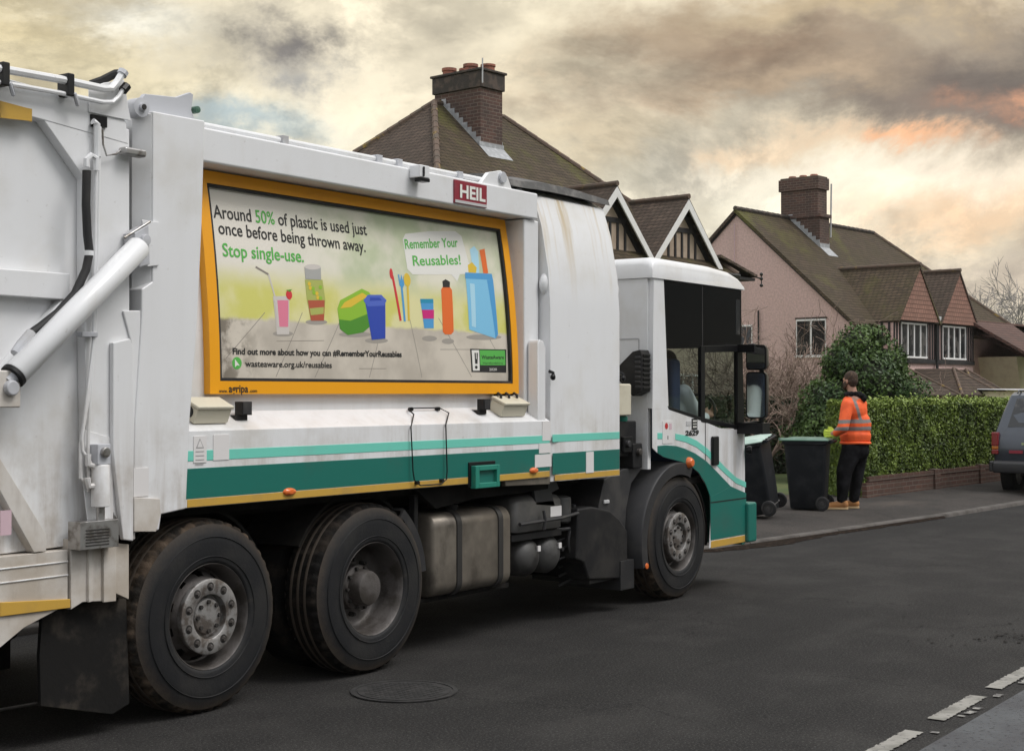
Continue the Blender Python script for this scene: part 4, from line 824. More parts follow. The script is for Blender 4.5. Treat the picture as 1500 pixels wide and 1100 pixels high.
g = MB(); g.add([(12.04, 5.95, 2.3), (12.04, 8.25, 2.3), (12.22, 8.15, 1.42), (12.22, 6.05, 1.42)], [(0, 1, 2, 3)], 'cab_glass'); g.build('windscreen', T, smooth=False)
g = MB(); g.add([(10.7, 8.30, 1.451), (12.0, 8.30, 1.451), (12.0, 8.30, 2.66), (10.7, 8.30, 2.66)], [(0, 1, 2, 3)], 'cab_glass'); g.build('far_window', T, smooth=False)
# inside the cab
g = MB(); g.box(11.0, 11.5, 6.0, 6.45, 1.0, 1.35, 'seat_cloth'); g.box(10.95, 11.11, 6.0, 6.45, 1.3, 2.02, 'seat_cloth'); g.build('cab_seat', T, bevel=.04)
g = MB(); g.box(10.55, 11.05, 7.3, 7.9, 1.0, 1.35, 'seat_cloth'); g.box(10.5, 10.66, 7.3, 7.9, 1.3, 2.05, 'seat_cloth'); g.build('cab_seat', T, bevel=.04)
g = MB(); g.box(11.85, 12.04, 5.95, 8.25, 1.0, 1.40, 'plastic_dark'); g.build('dashboard', T, bevel=.03)
g = MB(); rings = []
ring = [Vector((11.74 + .08 * math.sin(a), 6.22 + .21 * math.cos(a), 1.52 + .19 * math.sin(a))) for a in [2 * math.pi * i / 24 for i in range(25)]]; g.tube(ring, .015, 'black_gloss', 8, cap=False); g.tube([(11.74, 6.22, 1.52), (11.9, 6.22, 1.25)], .025, 'black_gloss', 8); g.tube([ring[0], ring[12]], .014, 'black_gloss', 6); g.build('steering_wheel', T)
# door handle, indicator, knob, badges
g = MB(); (xa, za), (xb, zb) = cp(1041, 639), cp(1050, 681); g.box(xa, xb, YC - .028, YC, zb, za, 'black_gloss'); g.build('door_handle', T, bevel=.012)
g = MB(); x, z = cp(1008, 677.5); g.lathe([(.0001, -.045), (.03, -.042), (.044, -.025), (.048, 0)], (x, YC - .004, z), (0, 1, 0), 'lens_orange', 20); g.build('indicator_lamp', T)
g = MB(); x, z = cp(1093, 659); g.lathe([(.0001, -.05), (.035, -.048), (.04, -.03), (.03, 0)], (x - .02, YC - .01, z), (-.5, 1, 0), 'black_gloss', 18); g.build('side_camera', T)
g = MB(); sq(g, 1013, 613, 1021, 629, 'print_black', YC); sq(g, 1005, 617, 1012, 623, 'plate_grey', YC); g.box(cp(1014.5, 620)[0], cp(1020, 620)[0], YC - .0055, YC - .004, cp(1014, 621.6)[1], cp(1014, 620.5)[1], 'print_white')
for k in range(3): g.box(cp(1014.5 + k * 1.9, 620)[0], cp(1015.8 + k * 1.9, 620)[0], YC - .0055, YC - .004, cp(1014, 626.5)[1], cp(1014, 624)[1], 'print_white'); g.box(cp(1014.5 + k * 1.9, 620)[0], cp(1015.8 + k * 1.9, 620)[0], YC - .0055, YC - .004, cp(1014, 618)[1], cp(1014, 615.5)[1], 'print_white')
xa, za = cp(1003, 638); xb, zb = cp(1023, 638); put_text(g, '2629', lambda u, v: (xa + u + v * .2, YC - .003, za + v), xb - xa, .040, ['print_black'], bold=.05); g.build('number_badge', T, smooth=False)
g = MB(); sq(g, 970, 617, 985, 649, 'sticker', YC); x, z = cp(975.5, 624); g.lathe([(.0001, -.0055), (.026, -.0055), (.026, -.003)], (x, YC, z), (0, 1, 0), 'red_dot', 18); g.box(x + .045, x + .09, YC - .0052, YC - .004, z - .03, z + .02, 'sticker_pink'); g.box(x + .02, x + .03, YC - .0055, YC - .004, z - .11, z - .08, 'print_black'); g.build('sticker', T, smooth=False)
# mirrors
g = MB(); g.tube([(11.98, 5.88, 2.13), (11.97, 5.74, 2.15), (11.97, 5.66, 2.13), (11.97, 5.66, 1.85), (11.97, 5.66, 1.47), (12.0, 5.88, 1.44)], .022, 'black_gloss', 10); g.box(11.9, 12.05, 5.62, 5.9, 1.36, 1.46, 'black_gloss'); g.box(11.9, 12.02, 5.70, 5.88, 2.09, 2.16, 'black_gloss'); mi = g.build('mirror_arm', T, bevel=.012)
for (z0, z1) in ((1.93, 2.155), (1.50, 1.915)):
    g = MB(); g.loft([[(x, y, z) for y, z in rrect(5.60 + k, 5.795 - k, z0 + k, z1 - k, .035)] for x, k in ((11.93, .0), (11.96, 0), (12.03, .02), (12.07, .05))], 'black_gloss'); o = g.build('mirror_housing', mi, angle=50)
    g = MB(); g.add([(11.928, y, z) for y, z in rrect(5.612, 5.783, z0 + .012, z1 - .012, .028)], [tuple(range(24))], 'chrome'); g.build('mirror_glass', o, smooth=False)
# fender behind the front wheel, arch lining
arc_guard('wheel_arch', 10.82, .62, 70, 196, 5.865, 6.42, 'fender', lip=.075, th=.03, cz=.5, n=26)
arc_guard('wheel_arch', 10.865, .56, -10, 75, 5.93, 6.42, 'plastic_dark', th=.02, cz=.5)
g = MB(); g.prism([(10.10, .40), (10.14, .8), (10.22, 1.0), (10.4, 1.12), (10.1, 1.12), (9.80, 1.05), (9.72, .85), (9.7, .4)], 5.98, 6.45, 'fender'); g.box(9.78, 9.86, 5.965, 5.98, .86, .89, 'plate_grey'); g.build('fender_panel', T, bevel=.02)
g = MB(); x, z = S(949, 829); g.lathe([(.0001, -.008), (.022, -.006), (.025, 0)], (x - .0, 5.86, z), (0, 1, 0), 'lens_orange', 14); g.build('side_reflector', T)
# air intake scoop with louvres, header tank, black filler unit, between cowl and cab
g = MB()
yy0, yy1 = 5.90, 6.14
g.prism([(y, z) for y, z in ((6.12, 1.93), (5.97, 2.06), (5.90, 2.075), (5.885, 2.04), (5.885, 1.74), (5.97, 1.70), (6.12, 1.85))], 10.22, 10.36, 'plastic_dark', axis='x')
for k in range(7): g.box(10.212, 10.222, 5.895, 5.945, 1.765 + k * .04, 1.785 + k * .04, 'fender')
for k in range(8): g.box(10.235, 10.35, 5.874, 5.886, 1.755 + k * .038, 1.775 + k * .038, 'black_gloss')
g.build('air_intake', T, bevel=.006)
g = MB(); q = [X_ for X_ in (0,)]; g.box(9.92, 10.14, 5.93, 6.3, 1.545, 1.80, 'cream_box'); g.build('header_tank', T, bevel=.015)
g = MB(); g.box(10.0, 10.3, 5.98, 6.4, 1.22, 1.5, 'plastic_dark'); g.box(10.05, 10.2, 5.95, 6.0, 1.25, 1.38, 'black_gloss'); g.box(10.18, 10.33, 5.94, 6.1, 1.12, 1.32, 'plastic_dark'); g.lathe([(.0001, -.02), (.03, -.02), (.03, .02)], (10.26, 5.93, 1.25), (0, 1, 0), 'wheel_steel', 14); g.lathe([(.0001, -.02), (.03, -.02), (.03, .02)], (10.1, 5.94, 1.32), (0, 1, 0), 'fender', 14); fu = g.build('filler_unit', T, bevel=.01)
g = MB(); g.lathe([(.045, 0), (.05, .01), (.05, .035), (.035, .045), (.0001, .047)], (10.13, 6.02, 1.50), (0, 0, 1), 'teal_plastic', 16); g.build('filler_cap', fu)
# ================================================================== tailgate (rear hopper)
YT = 5.85
xr = 2.9
g = MB()
def tp(*pts, y=YT): return [S(px, py, y) for px, py in pts]
# recessed skin
g.prism([(xr, .95), (4.95, .98), (4.955, 3.1), (xr, 3.15)], 5.915, 8.3, 'truck_white')
def rib(pts, y0=YT, y1=5.915, m='truck_white'): g.prism(tp(*pts), y0, y1, m)
# stiffening frame: top, rear column, slanted ribs
g.prism([(xr, 3.06), (xr, 3.20), (4.20, 3.20), (4.88, 3.16), (4.94, 3.10), (4.955, 2.99), (4.36, 3.04)], YT - .003, 5.915, 'truck_white')
rib([(47, 152), (128, 168), (190, 190), (190, 790), (128, 690), (124, 470), (124, 262)])
g.prism([(xr, 2.19), (xr, 2.30), (4.60, 2.31), (4.60, 2.18)], 5.853, 5.915, 'truck_white')
g.prism([(4.60, 2.15), (4.57, 2.19), (4.18, 1.80), (4.18, 1.72)], 5.862, 5.915, 'truck_white')
g.build('tailgate', T, bevel=.006)
g = MB()
g.prism([(xr, .55), (xr, .97), (4.60, .965), (4.60, .70), (4.35, .62), (4.21, .54)], 5.86, 8.3, 'truck_white_dirty')
g.prism([(xr, 1.53), (xr, 1.62), (4.20, 1.44), (4.47, 1.05), (4.47, .97), (4.40, .97), (4.15, 1.37)], 5.855, 5.915, 'truck_white_dirty')
for z in (.84, .905): g.box(xr, 4.60, 5.854, 5.861, z, z + .008, 'truck_white')
g.prism(tp((105, 893), (105, 790), (190, 797), (190, 878), (168, 868), (158, 880), (122, 882)), YT + .005, 6.2, 'truck_white_dirty')
for (a, c) in ((128, 136), (150, 168)): g.prism(tp((a, 796), (c, 797), (c, 880), (a, 882)), YT - .012, YT + .005, 'truck_white_dirty')
g.prism(tp((0, 882), (103, 877), (103, 890), (0, 903)), YT - .002, 5.861, 'reflective_yellow')
g.build('hopper_sill', T, bevel=.004)
g = MB(); g.prism(tp((0, 152), (46, 160), (46, 178), (0, 173)), 5.845, 5.851, 'reflective_yellow'); g.prism([(4.0, 3.045), (4.0, 3.1), (4.37, 3.075), (4.37, 3.015)], 5.846, 5.849, 'reflective_yellow'); g.build('reflective_strip', T, smooth=False)
g = MB(); sq(g, 0, 748, 16, 783, 'sticker_pink', 5.85); g.build('sticker', T, smooth=False)
# door pillar shield (long raised channel by the gap)
g = MB(); g.prism(tp((160, 502), (185, 496), (190, 510), (190, 792), (175, 790), (160, 660)), YT - .03, YT, 'truck_white'); g.prism(tp((178, 455), (204, 455), (204, 500), (196, 790), (189, 790), (190, 500)), YT - .012, YT, 'truck_white'); g.build('channel_cover', T, bevel=.006)
g = MB(); g.prism(tp((118, 628), (160, 640), (165, 656), (165, 770), (128, 770), (120, 700)), YT - .006, YT, 'truck_white'); g.build('mounting_plate', T, bevel=.004)
# gap strip: dark rubber seal between tailgate and pillar
g = MB(); g.tube([(4.985, 5.95, 3.12), (4.97, 5.93, 2.8), (4.985, 5.93, 2.4), (4.975, 5.93, 2.0)], .022, 'black_rubber', 8); g.build('seal', T)
g = MB(); g.box(4.93, 5.08, 5.98, 6.02, 2.1, 3.1, 'chassis'); g.box(4.93, 5.03, 5.97, 6.02, 1.0, 2.099, 'truck_grey'); g.build('gap_shade_panel', T)  # dark upper sheet paints the shade in the gap; grey one backs it below
# hydraulic lines along the top
def hl(pts, r, m='truck_white', name='hydraulic_pipe', y=5.83, seg=8):
    g = MB(); g.tube([(lambda s, yy: (s[0], yy, s[1]))(S(p[0], p[1], p[2] if len(p) > 2 else y), p[2] if len(p) > 2 else y) for p in pts], r, m, seg); return g.build(name, T)
hl([(-60, 88), (0, 101), (90, 117), (150, 130), (163, 130), (172, 120), (178, 110)], .020, y=5.80)
hl([(-60, 108), (0, 121), (90, 137), (150, 150), (165, 150), (174, 142), (180, 132)], .012, y=5.80)
hl([(178, 110), (181, 105)], [.028, .028], 'truck_grey', 'pipe_union', 5.80); hl([(180, 133), (186, 126)], [.024, .024], 'black_gloss', 'pipe_union', 5.80)
hl([(133, 124, 5.95), (150, 118, 5.9), (170, 108, 5.84), (180, 108, 5.8)], .022, 'black_rubber', 'hose')
for px, py in ((3, 108), (98, 124)):
    x, z = S(px, py, 5.81); g = MB(); g.box(x - .02, x + .02, 5.775, 5.86, z - .06, z + .05, 'plastic_dark'); g.tube([(x + .02, 5.78, z - .04), (x + .05, 5.79, z - .1)], .012, 'truck_grey', 6); g.build('pipe_clamp', T, bevel=.006)
g = MB(); g.prism(tp((128, 165), (190, 178), (186, 158), (180, 118), (150, 122), (128, 130)), YT - .012, YT - .005, 'truck_white'); g.build('corner_plate', T, bevel=.006)
g = MB(); g.prism(tp((131, 168), (154, 172), (154, 188), (132, 186)), YT - .016, YT - .0, 'black_gloss'); g.build('pipe_port', T, smooth=False)
hl([(136, 178), (142, 182), (143, 230)], .017, y=5.82); hl([(127, 245), (127, 234), (133, 228), (141, 232), (141, 250)], .016, y=5.80); hl([(141, 232), (137, 500), (129, 640), (130, 720)], .009, y=5.82); hl([(146, 186), (141, 450), (133, 560), (118, 650), (118, 700), (126, 708), (143, 710)], .009, y=5.82)
hl([(137, 500, 5.82), (120, 640, 5.81), (121, 660, 5.81), (133, 678, 5.79)], .008)
hose = hl([(127, 250), (126, 300), (128, 345), (131, 370), (126, 395), (110, 430), (85, 458), (60, 478), (46, 488)], .021, 'black_rubber', 'hose', 5.77, 12)
hl([(46, 488, 5.765), (32, 505, 5.755), (22, 518, 5.75)], [.026, .028, .024], 'truck_grey', 'pipe_union'); x, z = S(130, 371, 5.77); g = MB(); g.tube([(x, 5.77, z - .012), (x, 5.77, z + .012)], .024, 'truck_white', 12); g.build('hose_clip', T)
hl([(150, 190, 5.82), (151, 212, 5.82), (156, 228, 5.82), (170, 226, 5.82), (180, 218, 5.82)], .005, 'steel', 'cable')
g = MB(); x, z = S(196, 222, 5.80); g.box(x - .07, x + .07, 5.78, 5.84, z - .025, z + .015, 'steel'); g.build('sensor', T, bevel=.012)
for q in ((126, 490), (137, 490)):
    x, z = S(*q, 5.81); g = MB(); g.box(x - .03, x + .02, 5.80, 5.85, z - .012, z + .012, 'truck_grey'); g.build('pipe_clamp', T, bevel=.004)
# main ram
def P3(px, py, y): s = S(px, py, y); return Vector((s[0], y, s[1]))
a, c = P3(22, 548, 5.72), P3(206, 360, 5.72); g = MB(); g.tube([a, a + (c - a) * .01, a + (c - a) * .985, c], [.052, .06, .06, .05], 'truck_white', 24); g.tube([a - (c - a) * .02, a + (c - a) * .0], .062, 'plastic_dark', 24); rm = g.build('lift_ram', T, angle=50)
g = MB(); g.tube([a - (c - a) * .06, a], .035, 'truck_grey', 16); g.build('piston_rod', rm)
g = MB(); b0 = P3(5, 565, 5.72); g.box(b0.x - .16, b0.x + .08, 5.70, 5.74, b0.z - .1, b0.z + .07, 'truck_white_dirty'); g.lathe([(.0001, -.05), (.035, -.05), (.04, .08)], (b0.x + .02, 5.72, b0.z - .01), (0, 1, 0), 'truck_grey', 16); g.box(b0.x - .3, b0.x - .05, 5.70, 5.9, b0.z - .12, b0.z + .05, 'truck_white_dirty'); g.build('ram_bracket', T, bevel=.008)
g = MB(); b1 = P3(209, 352, 5.76); g.prism([(b1.x - .06, b1.z + .03), (b1.x + .03, b1.z + .08), (b1.x + .04, b1.z - .12), (b1.x - .03, b1.z - .14)], 5.75, 5.84, 'truck_grey'); g.lathe([(.0001, -.02), (.028, -.018), (.03, .05)], (b1.x - .0, 5.745, b1.z), (0, 1, 0), 'truck_grey', 14); g.tube([b1 + Vector((-.12, 0, .0)), b1 + Vector((.05, 0, .10))], .008, 'steel', 6); g.build('ram_bracket', T, bevel=.006)
# small lock ram
a, c = P3(147, 680, 5.79), P3(147, 742, 5.79); g = MB(); g.tube([a, a + Vector((0, 0, -.01)), c], [.04, .045, .045], 'truck_white', 20); g.box(a.x - .04, a.x + .04, 5.76, 5.85, a.z - .0, a.z + .10, 'truck_grey'); g.lathe([(.0001, -.02), (.025, -.02), (.028, .04)], (a.x, 5.76, a.z + .06), (0, 1, 0), 'steel', 14); sr = g.build('lock_ram', T, bevel=.004)
g = MB(); g.tube([c, c + Vector((0, 0, -.12))], .022, 'steel', 14); g.build('piston_rod', sr)
for q in ((129, 665, 129, 680, 142, 684), (128, 700, 130, 712, 142, 711)):
    g = MB(); g.tube([P3(q[0], q[1], 5.79), P3(q[2], q[3], 5.79), P3(q[4], q[5], 5.79)], .016, 'truck_white', 8); g.build('pipe_union', sr)
g = MB(); (xa, za), (xb, zb) = S(117, 765, 5.77), S(173, 800, 5.77); g.box(xa, xb, 5.765, 5.86, zb, za, 'steel')
for k in range(6): g.box(xa + .03, xb - .06, 5.761, 5.766, za - .045 - k * .015, za - .038 - k * .015, 'wheel_dark')
g.build('ram_foot', T, bevel=.006)
# rear mudflap and step beam at ground level
g = MB(); g.prism(tp((62, 900), (185, 868), (190, 1030), (165, 1046), (60, 1034), (58, 960), y=5.93), 5.93, 5.955, 'flap_rubber'); g.box(4.45, 4.90, 5.96, 6.4, .62, .98, 'plastic_dark'); g.build('mudflap', T, bevel=.004)
g = MB(); g.box(3.2, 4.33, 6.05, 8.1, .12, .33, 'fender'); g.build('rear_beam', T, bevel=.02)
g = MB(); g.tube([(3.4, 5.98, .30), (4.0, 5.98, .235), (4.55, 5.96, .225)], .008, 'chassis', 6); g.build('chain', T)
g = MB(); g.box(2.6, 4.6, 6.3, 8.0, .34, .55, 'chassis'); g.box(2.7, 2.92, 6.0, 8.3, .6, 3.0, 'truck_white_dirty'); g.build('rear_hopper', T, bevel=.01)
# ================================================================== PEOPLE
def capsule(g, p0, p1, r0, r1, m, flat=1.0):
    p0, p1 = Vector(p0), Vector(p1); n = 6; pts = []; rs = []
    g.ellip(p0, (r0, r0 * flat, r0), m, 16, 10); g.ellip(p1, (r1, r1 * flat, r1), m, 16, 10)
    vs0 = len(g.v); g.tube([p0, (p0 + p1) / 2, p1], [r0, (r0 + r1) / 2, r1], m, 16)
    if flat != 1.0:
        for i in range(vs0, len(g.v)):
            v = g.v[i]; cy = p0.y + (p1.y - p0.y) * .5; g.v[i] = (v[0], cy + (v[1] - cy) * flat, v[2])
def fused(g, name, parent, voxel, it=6):
    o = g.build(name, parent); r = o.modifiers.new('remesh', 'REMESH'); r.mode = 'VOXEL'; r.voxel_size = voxel; r.use_smooth_shade = True
    s = o.modifiers.new('smooth', 'SMOOTH'); s.iterations = it; s.factor = .5
    return o
def hand(g, w, d, up, m, s=1.0):
    """palm at w, fingers along d, thumb towards up; curled"""
    w, d, up = Vector(w), Vector(d).normalized(), Vector(up).normalized(); sd = d.cross(up).normalized(); L = .085 * s
    c = w + d * L * .5; 
    for k in (-.5, 0, .5): capsule(g, w + up * k * .045 * s, w + d * L + up * k * .06 * s, .017 * s, .016 * s, m)
    for i, (k, ln) in enumerate(((.75, .9), (.25, 1.0), (-.25, .95), (-.75, .75))):
        b0 = w + d * L + up * k * .042 * s; b1 = b0 + (d * .8 + sd * .45).normalized() * .032 * s * ln; b2 = b1 + (d * .15 + sd * 1.0).normalized() * .03 * s * ln; b3 = b2 + (-d * .6 + sd * .6).normalized() * .02 * s
        capsule(g, b0, b1, .0095 * s, .009 * s, m); capsule(g, b1, b2, .009 * s, .0085 * s, m); capsule(g, b2, b3, .0085 * s, .008 * s, m)
    t0 = w + d * .02 * s + up * .03 * s; t1 = t0 + (d * .6 + up * .7 + sd * .3).normalized() * .04 * s; t2 = t1 + (d * .8 + sd * .6).normalized() * .03 * s
    capsule(g, t0, t1, .013 * s, .011 * s, m); capsule(g, t1, t2, .011 * s, .009 * s, m)
def head(g, c, f, m, s=1.0):
    """face direction f"""
    c = Vector(c); f = Vector(f).normalized(); rt = f.cross(Vector((0, 0, 1))).normalized(); up = Vector((0, 0, 1))
    rot = Matrix((rt, f, up)).transposed()
    def e(p, r, mm=m): g.ellip(c + rot @ Vector(p) * s, [q * s for q in r], mm, 20, 14, rot=rot)
    e((0, -.01, .03), (.077, .098, .098)); e((0, .022, -.035), (.062, .072, .085)); e((0, .045, -.085), (.035, .032, .03)); e((0, .098, -.018), (.012, .018, .022)); e((0, .085, -.06), (.024, .012, .008)); e((0, .088, .03), (.05, .01, .01))
    for k in (-1, 1): e((k * .077, -.005, -.01), (.009, .02, .03)); e((k * .03, .078, .012), (.014, .01, .008))
    return rot
IR = -(math.pi / 2 - AL)              # a frame whose X runs to the right of the picture
fp = G(1247, 745, .117)
wk = thing('person', 'bearded man in orange high visibility jacket with his hand on a wheelie bin', 'person', fp, IR, local=True)
g = MB()
FD = Vector((-.66, .75, -.03)); hc = (-.015, 0, 1.775)
rot = head(g, hc, FD, 'skin', 1.0)
capsule(g, (.005, 0, 1.70), (.035, 0, 1.54), .06, .068, 'skin'); capsule(g, (.04, 0, 1.50), (.055, 0, 1.0), .13, .13, 'skin')
capsule(g, (-.10, -.15, 1.45), (-.20, -.25, 1.12), .055, .045, 'skin'); capsule(g, (-.20, -.25, 1.12), (-.285, -.13, 1.045), .043, .03, 'skin')
capsule(g, (.16, .13, 1.45), (.05, .33, 1.14), .055, .045, 'skin'); capsule(g, (.05, .33, 1.14), (-.17, .27, 1.05), .043, .03, 'skin')
for (h, k, a) in (((.0, -.04, .90), (-.12, -.10, .5), (-.155, -.09, .1)), ((.11, .05, .90), (.10, .10, .5), (.065, .10, .1))):
    capsule(g, h, k, .075, .058, 'skin'); capsule(g, k, a, .058, .042, 'skin'); capsule(g, a, Vector(a) + Vector((-.14, .02, -.05)), .04, .035, 'skin')
hand(g, (-.275, -.14, 1.045), (-1, .35, -.05), (0, .1, 1), 'skin'); hand(g, (-.17, .27, 1.05), (-1, -.1, -.05), (0, -.1, 1), 'skin')
fused(g, 'body', wk, .0085, 4)
g = MB(); c = Vector(hc)
def he(p, r): g.ellip(c + rot @ Vector(p), r, 'hair', 20, 14, rot=rot)
he((0, -.02, .045), (.084, .100, .095)); he((0, -.045, -.0), (.078, .075, .08)); he((0, -.05, -.05), (.058, .05, .04)); 
for k in (-1, 1): he((k * .062, .035, -.05), (.018, .04, .045)); he((k * .035, .062, -.088), (.03, .028, .03))
he((0, .072, -.098), (.036, .026, .035)); he((0, .095, -.047), (.028, .01, .008))
fused(g, 'hair', wk, .007, 2)
g = MB()   # jacket
g.ellip((.05, 0, 1.36), (.20, .165, .20), 'hiviz_orange', rot=Euler((0, 0, .75)).to_matrix()); g.ellip((.07, 0, 1.15), (.215, .175, .24), 'hiviz_orange'); g.ellip((.06, 0, 1.01), (.222, .19, .13), 'hiviz_orange'); g.ellip((.06, 0, .96), (.215, .185, .07), 'hiviz_orange'); g.ellip((.04, -.01, 1.50), (.165, .12, .085), 'hiviz_orange')
capsule(g, (.03, 0, 1.49), (-.085, -.14, 1.445), .085, .085, 'hiviz_orange'); capsule(g, (.05, 0, 1.49), (.165, .10, 1.445), .085, .085, 'hiviz_orange')
capsule(g, (-.085, -.15, 1.44), (-.165, -.245, 1.13), .087, .078, 'hiviz_orange'); capsule(g, (-.165, -.245, 1.13), (-.24, -.17, 1.06), .078, .055, 'hiviz_orange'); capsule(g, (.165, .11, 1.44), (.05, .33, 1.13), .085, .075, 'hiviz_orange'); capsule(g, (.05, .33, 1.13), (-.12, .28, 1.06), .074, .05, 'hiviz_orange')
fused(g, 'jacket', wk, .011, 5)
g = MB(); g.tube([(.06 + .198 * math.cos(a), .172 * math.sin(a), .915 + .004 * math.sin(3 * a)) for a in [2 * math.pi * i / 24 for i in range(25)]], .022, 'hiviz_orange', 8, cap=False); g.ellip((.06, 0, .925), (.205, .175, .03), 'hiviz_orange'); fused(g, 'jacket_hem', wk, .01, 3)
g = MB(); 
for a in range(9): 
    t = 2 * math.pi * a / 9; g.ellip((.035 + .085 * math.cos(t), .08 * math.sin(t), 1.59 + .0 * math.cos(t)), (.05, .05, .04), 'cloth_black')
g.ellip((.11, -.04, 1.565), (.085, .09, .05), 'cloth_black'); g.ellip((.15, -.05, 1.53), (.06, .08, .055), 'cloth_black'); fused(g, 'collar', wk, .009, 3)
g = MB()   # trousers
g.ellip((.06, 0, .88), (.195, .165, .14), 'cloth_black'); g.ellip((.10, -.02, .80), (.15, .15, .14), 'cloth_black')
capsule(g, (.0, -.05, .82), (-.115, -.09, .53), .145, .112, 'cloth_black'); capsule(g, (-.115, -.10, .53), (-.15, -.09, .13), .112, .070, 'cloth_black')
capsule(g, (.11, .05, .82), (.105, .09, .52), .145, .102, 'cloth_black'); capsule(g, (.105, .09, .52), (.06, .10, .13), .10, .072, 'cloth_black')
fused(g, 'trousers', wk, .011, 4)
for (hx, hy, nm) in ((-.12, -.10, 0), (.08, .10, 1)):
    g = MB(); dx = -1
    capsule(g, (hx, hy, .065), (hx - .02, hy, .12), .058, .052, 'tan_boot'); capsule(g, (hx - .03, hy, .065), (hx - .19, hy + .02, .05), .056, .045, 'tan_boot', .95); g.ellip((hx - .22, hy + .02, .045), (.065, .05, .04), 'tan_boot')
    o = fused(g, 'boot', wk, .008, 3)
    g = MB(); pl = [(hx + .055 * math.cos(a) if math.cos(a) > 0 else hx - .235 + .055 * math.cos(a), hy + .052 * math.sin(a) + (.02 if math.cos(a) < 0 else 0)) for a in [2 * math.pi * (i + .5) / 20 for i in range(20)]]; g.prism(pl, .0, .028, 'boot_sole', axis='z'); g.build('sole', o, origin=(0, 0, 0), bevel=.004)
g = MB(); hand(g, (-.272, -.14, 1.045), (-1, .35, -.05), (0, .1, 1), 'glove', 1.18); fused(g, 'glove', wk, .006, 2)
g = MB(); hand(g, (-.165, .27, 1.05), (-1, -.1, -.05), (0, -.1, 1), 'glove', 1.18); fused(g, 'glove', wk, .006, 2)
# driver
dr = thing('person', 'driver in a white shirt sitting at the wheel behind the cab window', 'person', (11.25, 6.22, 1.35), 0, local=True)
g = MB(); head(g, (.02, 0, .62), (1, 0, 0), 'skin'); capsule(g, (0, 0, .54), (-.02, 0, .40), .055, .065, 'skin'); capsule(g, (-.02, 0, .3), (0, 0, .05), .12, .12, 'skin')
for k in (-1, 1):
    capsule(g, (-.02, k * .18, .38), (.15, k * .24, .12), .05, .042, 'skin'); capsule(g, (.15, k * .24, .12), (.43, k * .17, .18), .04, .03, 'skin'); capsule(g, (0, k * .1, .08), (.45, k * .12, .1), .085, .06, 'skin'); capsule(g, (.45, k * .12, .1), (.5, k * .12, -.3), .055, .045, 'skin'); hand(g, (.43, k * .17, .18), (1, 0, .2), (0, -k, .6), 'skin')
fused(g, 'body', dr, .01, 4)
g = MB(); g.ellip((-.03, 0, .36), (.12, .2, .1), 'shirt_white'); g.ellip((-.01, 0, .2), (.15, .19, .24), 'shirt_white')
for k in (-1, 1): capsule(g, (-.02, k * .17, .38), (.15, k * .24, .12), .075, .065, 'shirt_white'); capsule(g, (.15, k * .24, .12), (.34, k * .19, .16), .062, .045, 'shirt_white')
fused(g, 'shirt', dr, .012, 4)
g = MB(); g.ellip((.0, 0, .665), (.095, .084, .09), 'hair'); g.ellip((-.04, 0, .62), (.07, .078, .08), 'hair'); fused(g, 'hair', dr, .008, 2)
# ================================================================== WHEELIE BINS
def make_bin(label, loc, rz, tilt=(0, 0, 0), lidm='bin_lid'):
    """front towards -X, hinge, handle and wheels at +X"""
    t = thing('wheelie_bin', label, 'wheelie bin', loc, rz, local=True, group='wheelie bins on the pavement')
    t.rotation_euler = Euler(tilt).to_matrix().to_4x4().to_euler() if tilt != (0, 0, 0) else (0, 0, 0)
    t.rotation_euler = (Matrix.Rotation(rz, 3, 'Z') @ Euler(tilt).to_matrix()).to_euler()
    g = MB(); rings = []
    for z, xf, xb, hw in ((.02, -.235, .23, .205), (.035, -.25, .24, .215), (.30, -.275, .26, .235), (.62, -.305, .275, .255), (.88, -.33, .285, .272), (.90, -.33, .285, .272), (.905, -.355, .31, .29), (.945, -.36, .315, .292), (.95, -.355, .31, .288)):
        rings.append([(x, y, z) for x, y in rrect(xf, xb, -hw, hw, .045, 4)])
    g.loft(rings, 'bin_plastic')
    g.build('bin_body', t, angle=40, bevel=.003)
    g = MB(); rings = []
    for z, k, dx in ((.951, -.012, 0), (.965, -.014, 0), (.975, .01, 0), (.99, .07, .0), (1.0, .12, 0)):
        rings.append([(x, y, z) for x, y in rrect(-.385 + k, .315 - k * .6, -.292 + k, .292 - k, .05, 5)])
    g.loft(rings, lidm); g.box(-.425, -.37, -.18, .18, .962, .985, lidm); g.build('lid', t, angle=40, bevel=.004)
    g = MB(); g.tube([(.37, -.2, .945), (.375, .2, .945)], .017, 'bin_plastic', 10)
    for y in (-.2, -.07, .07, .2): g.box(.29, .375, y - .014, y + .014, .92, .965, 'bin_plastic')
    g.build('handle', t, bevel=.003)
    g = MB(); g.tube([(.235, -.27, .10), (.235, .27, .10)], .012, 'steel', 8); g.build('axle', t)
    for s in (-1, 1):
        c = (.235, s * .272, .10); g = MB(); g.lathe([(.06, -.022), (.085, -.024), (.098, -.018), (.1, 0), (.098, .018), (.085, .024), (.06, .022)], c, (0, 1, 0), 'black_rubber', 32); g.lathe([(.06, -.014), (.03, -.012), (.026, -.022), (.0001, -.022)], c, (0, 1, 0), 'fender', 24); g.lathe([(.06, .014), (.03, .012), (.026, .022), (.0001, .022)], c, (0, 1, 0), 'fender', 24)
        for k in range(6): a = k * math.pi / 3; g.box(-.004, .004, -.016, .016, .02, .065, 'fender', rot=Matrix.Rotation(a, 3, 'Y'), at=c)
        g.build('bin_wheel', t, fixn=False)
    return t
make_bin('upright black wheelie bin with green lid under the gloved hand of the man in orange', G(1185, 746, .115), IR - math.radians(20)).scale = (.93, .93, 1)
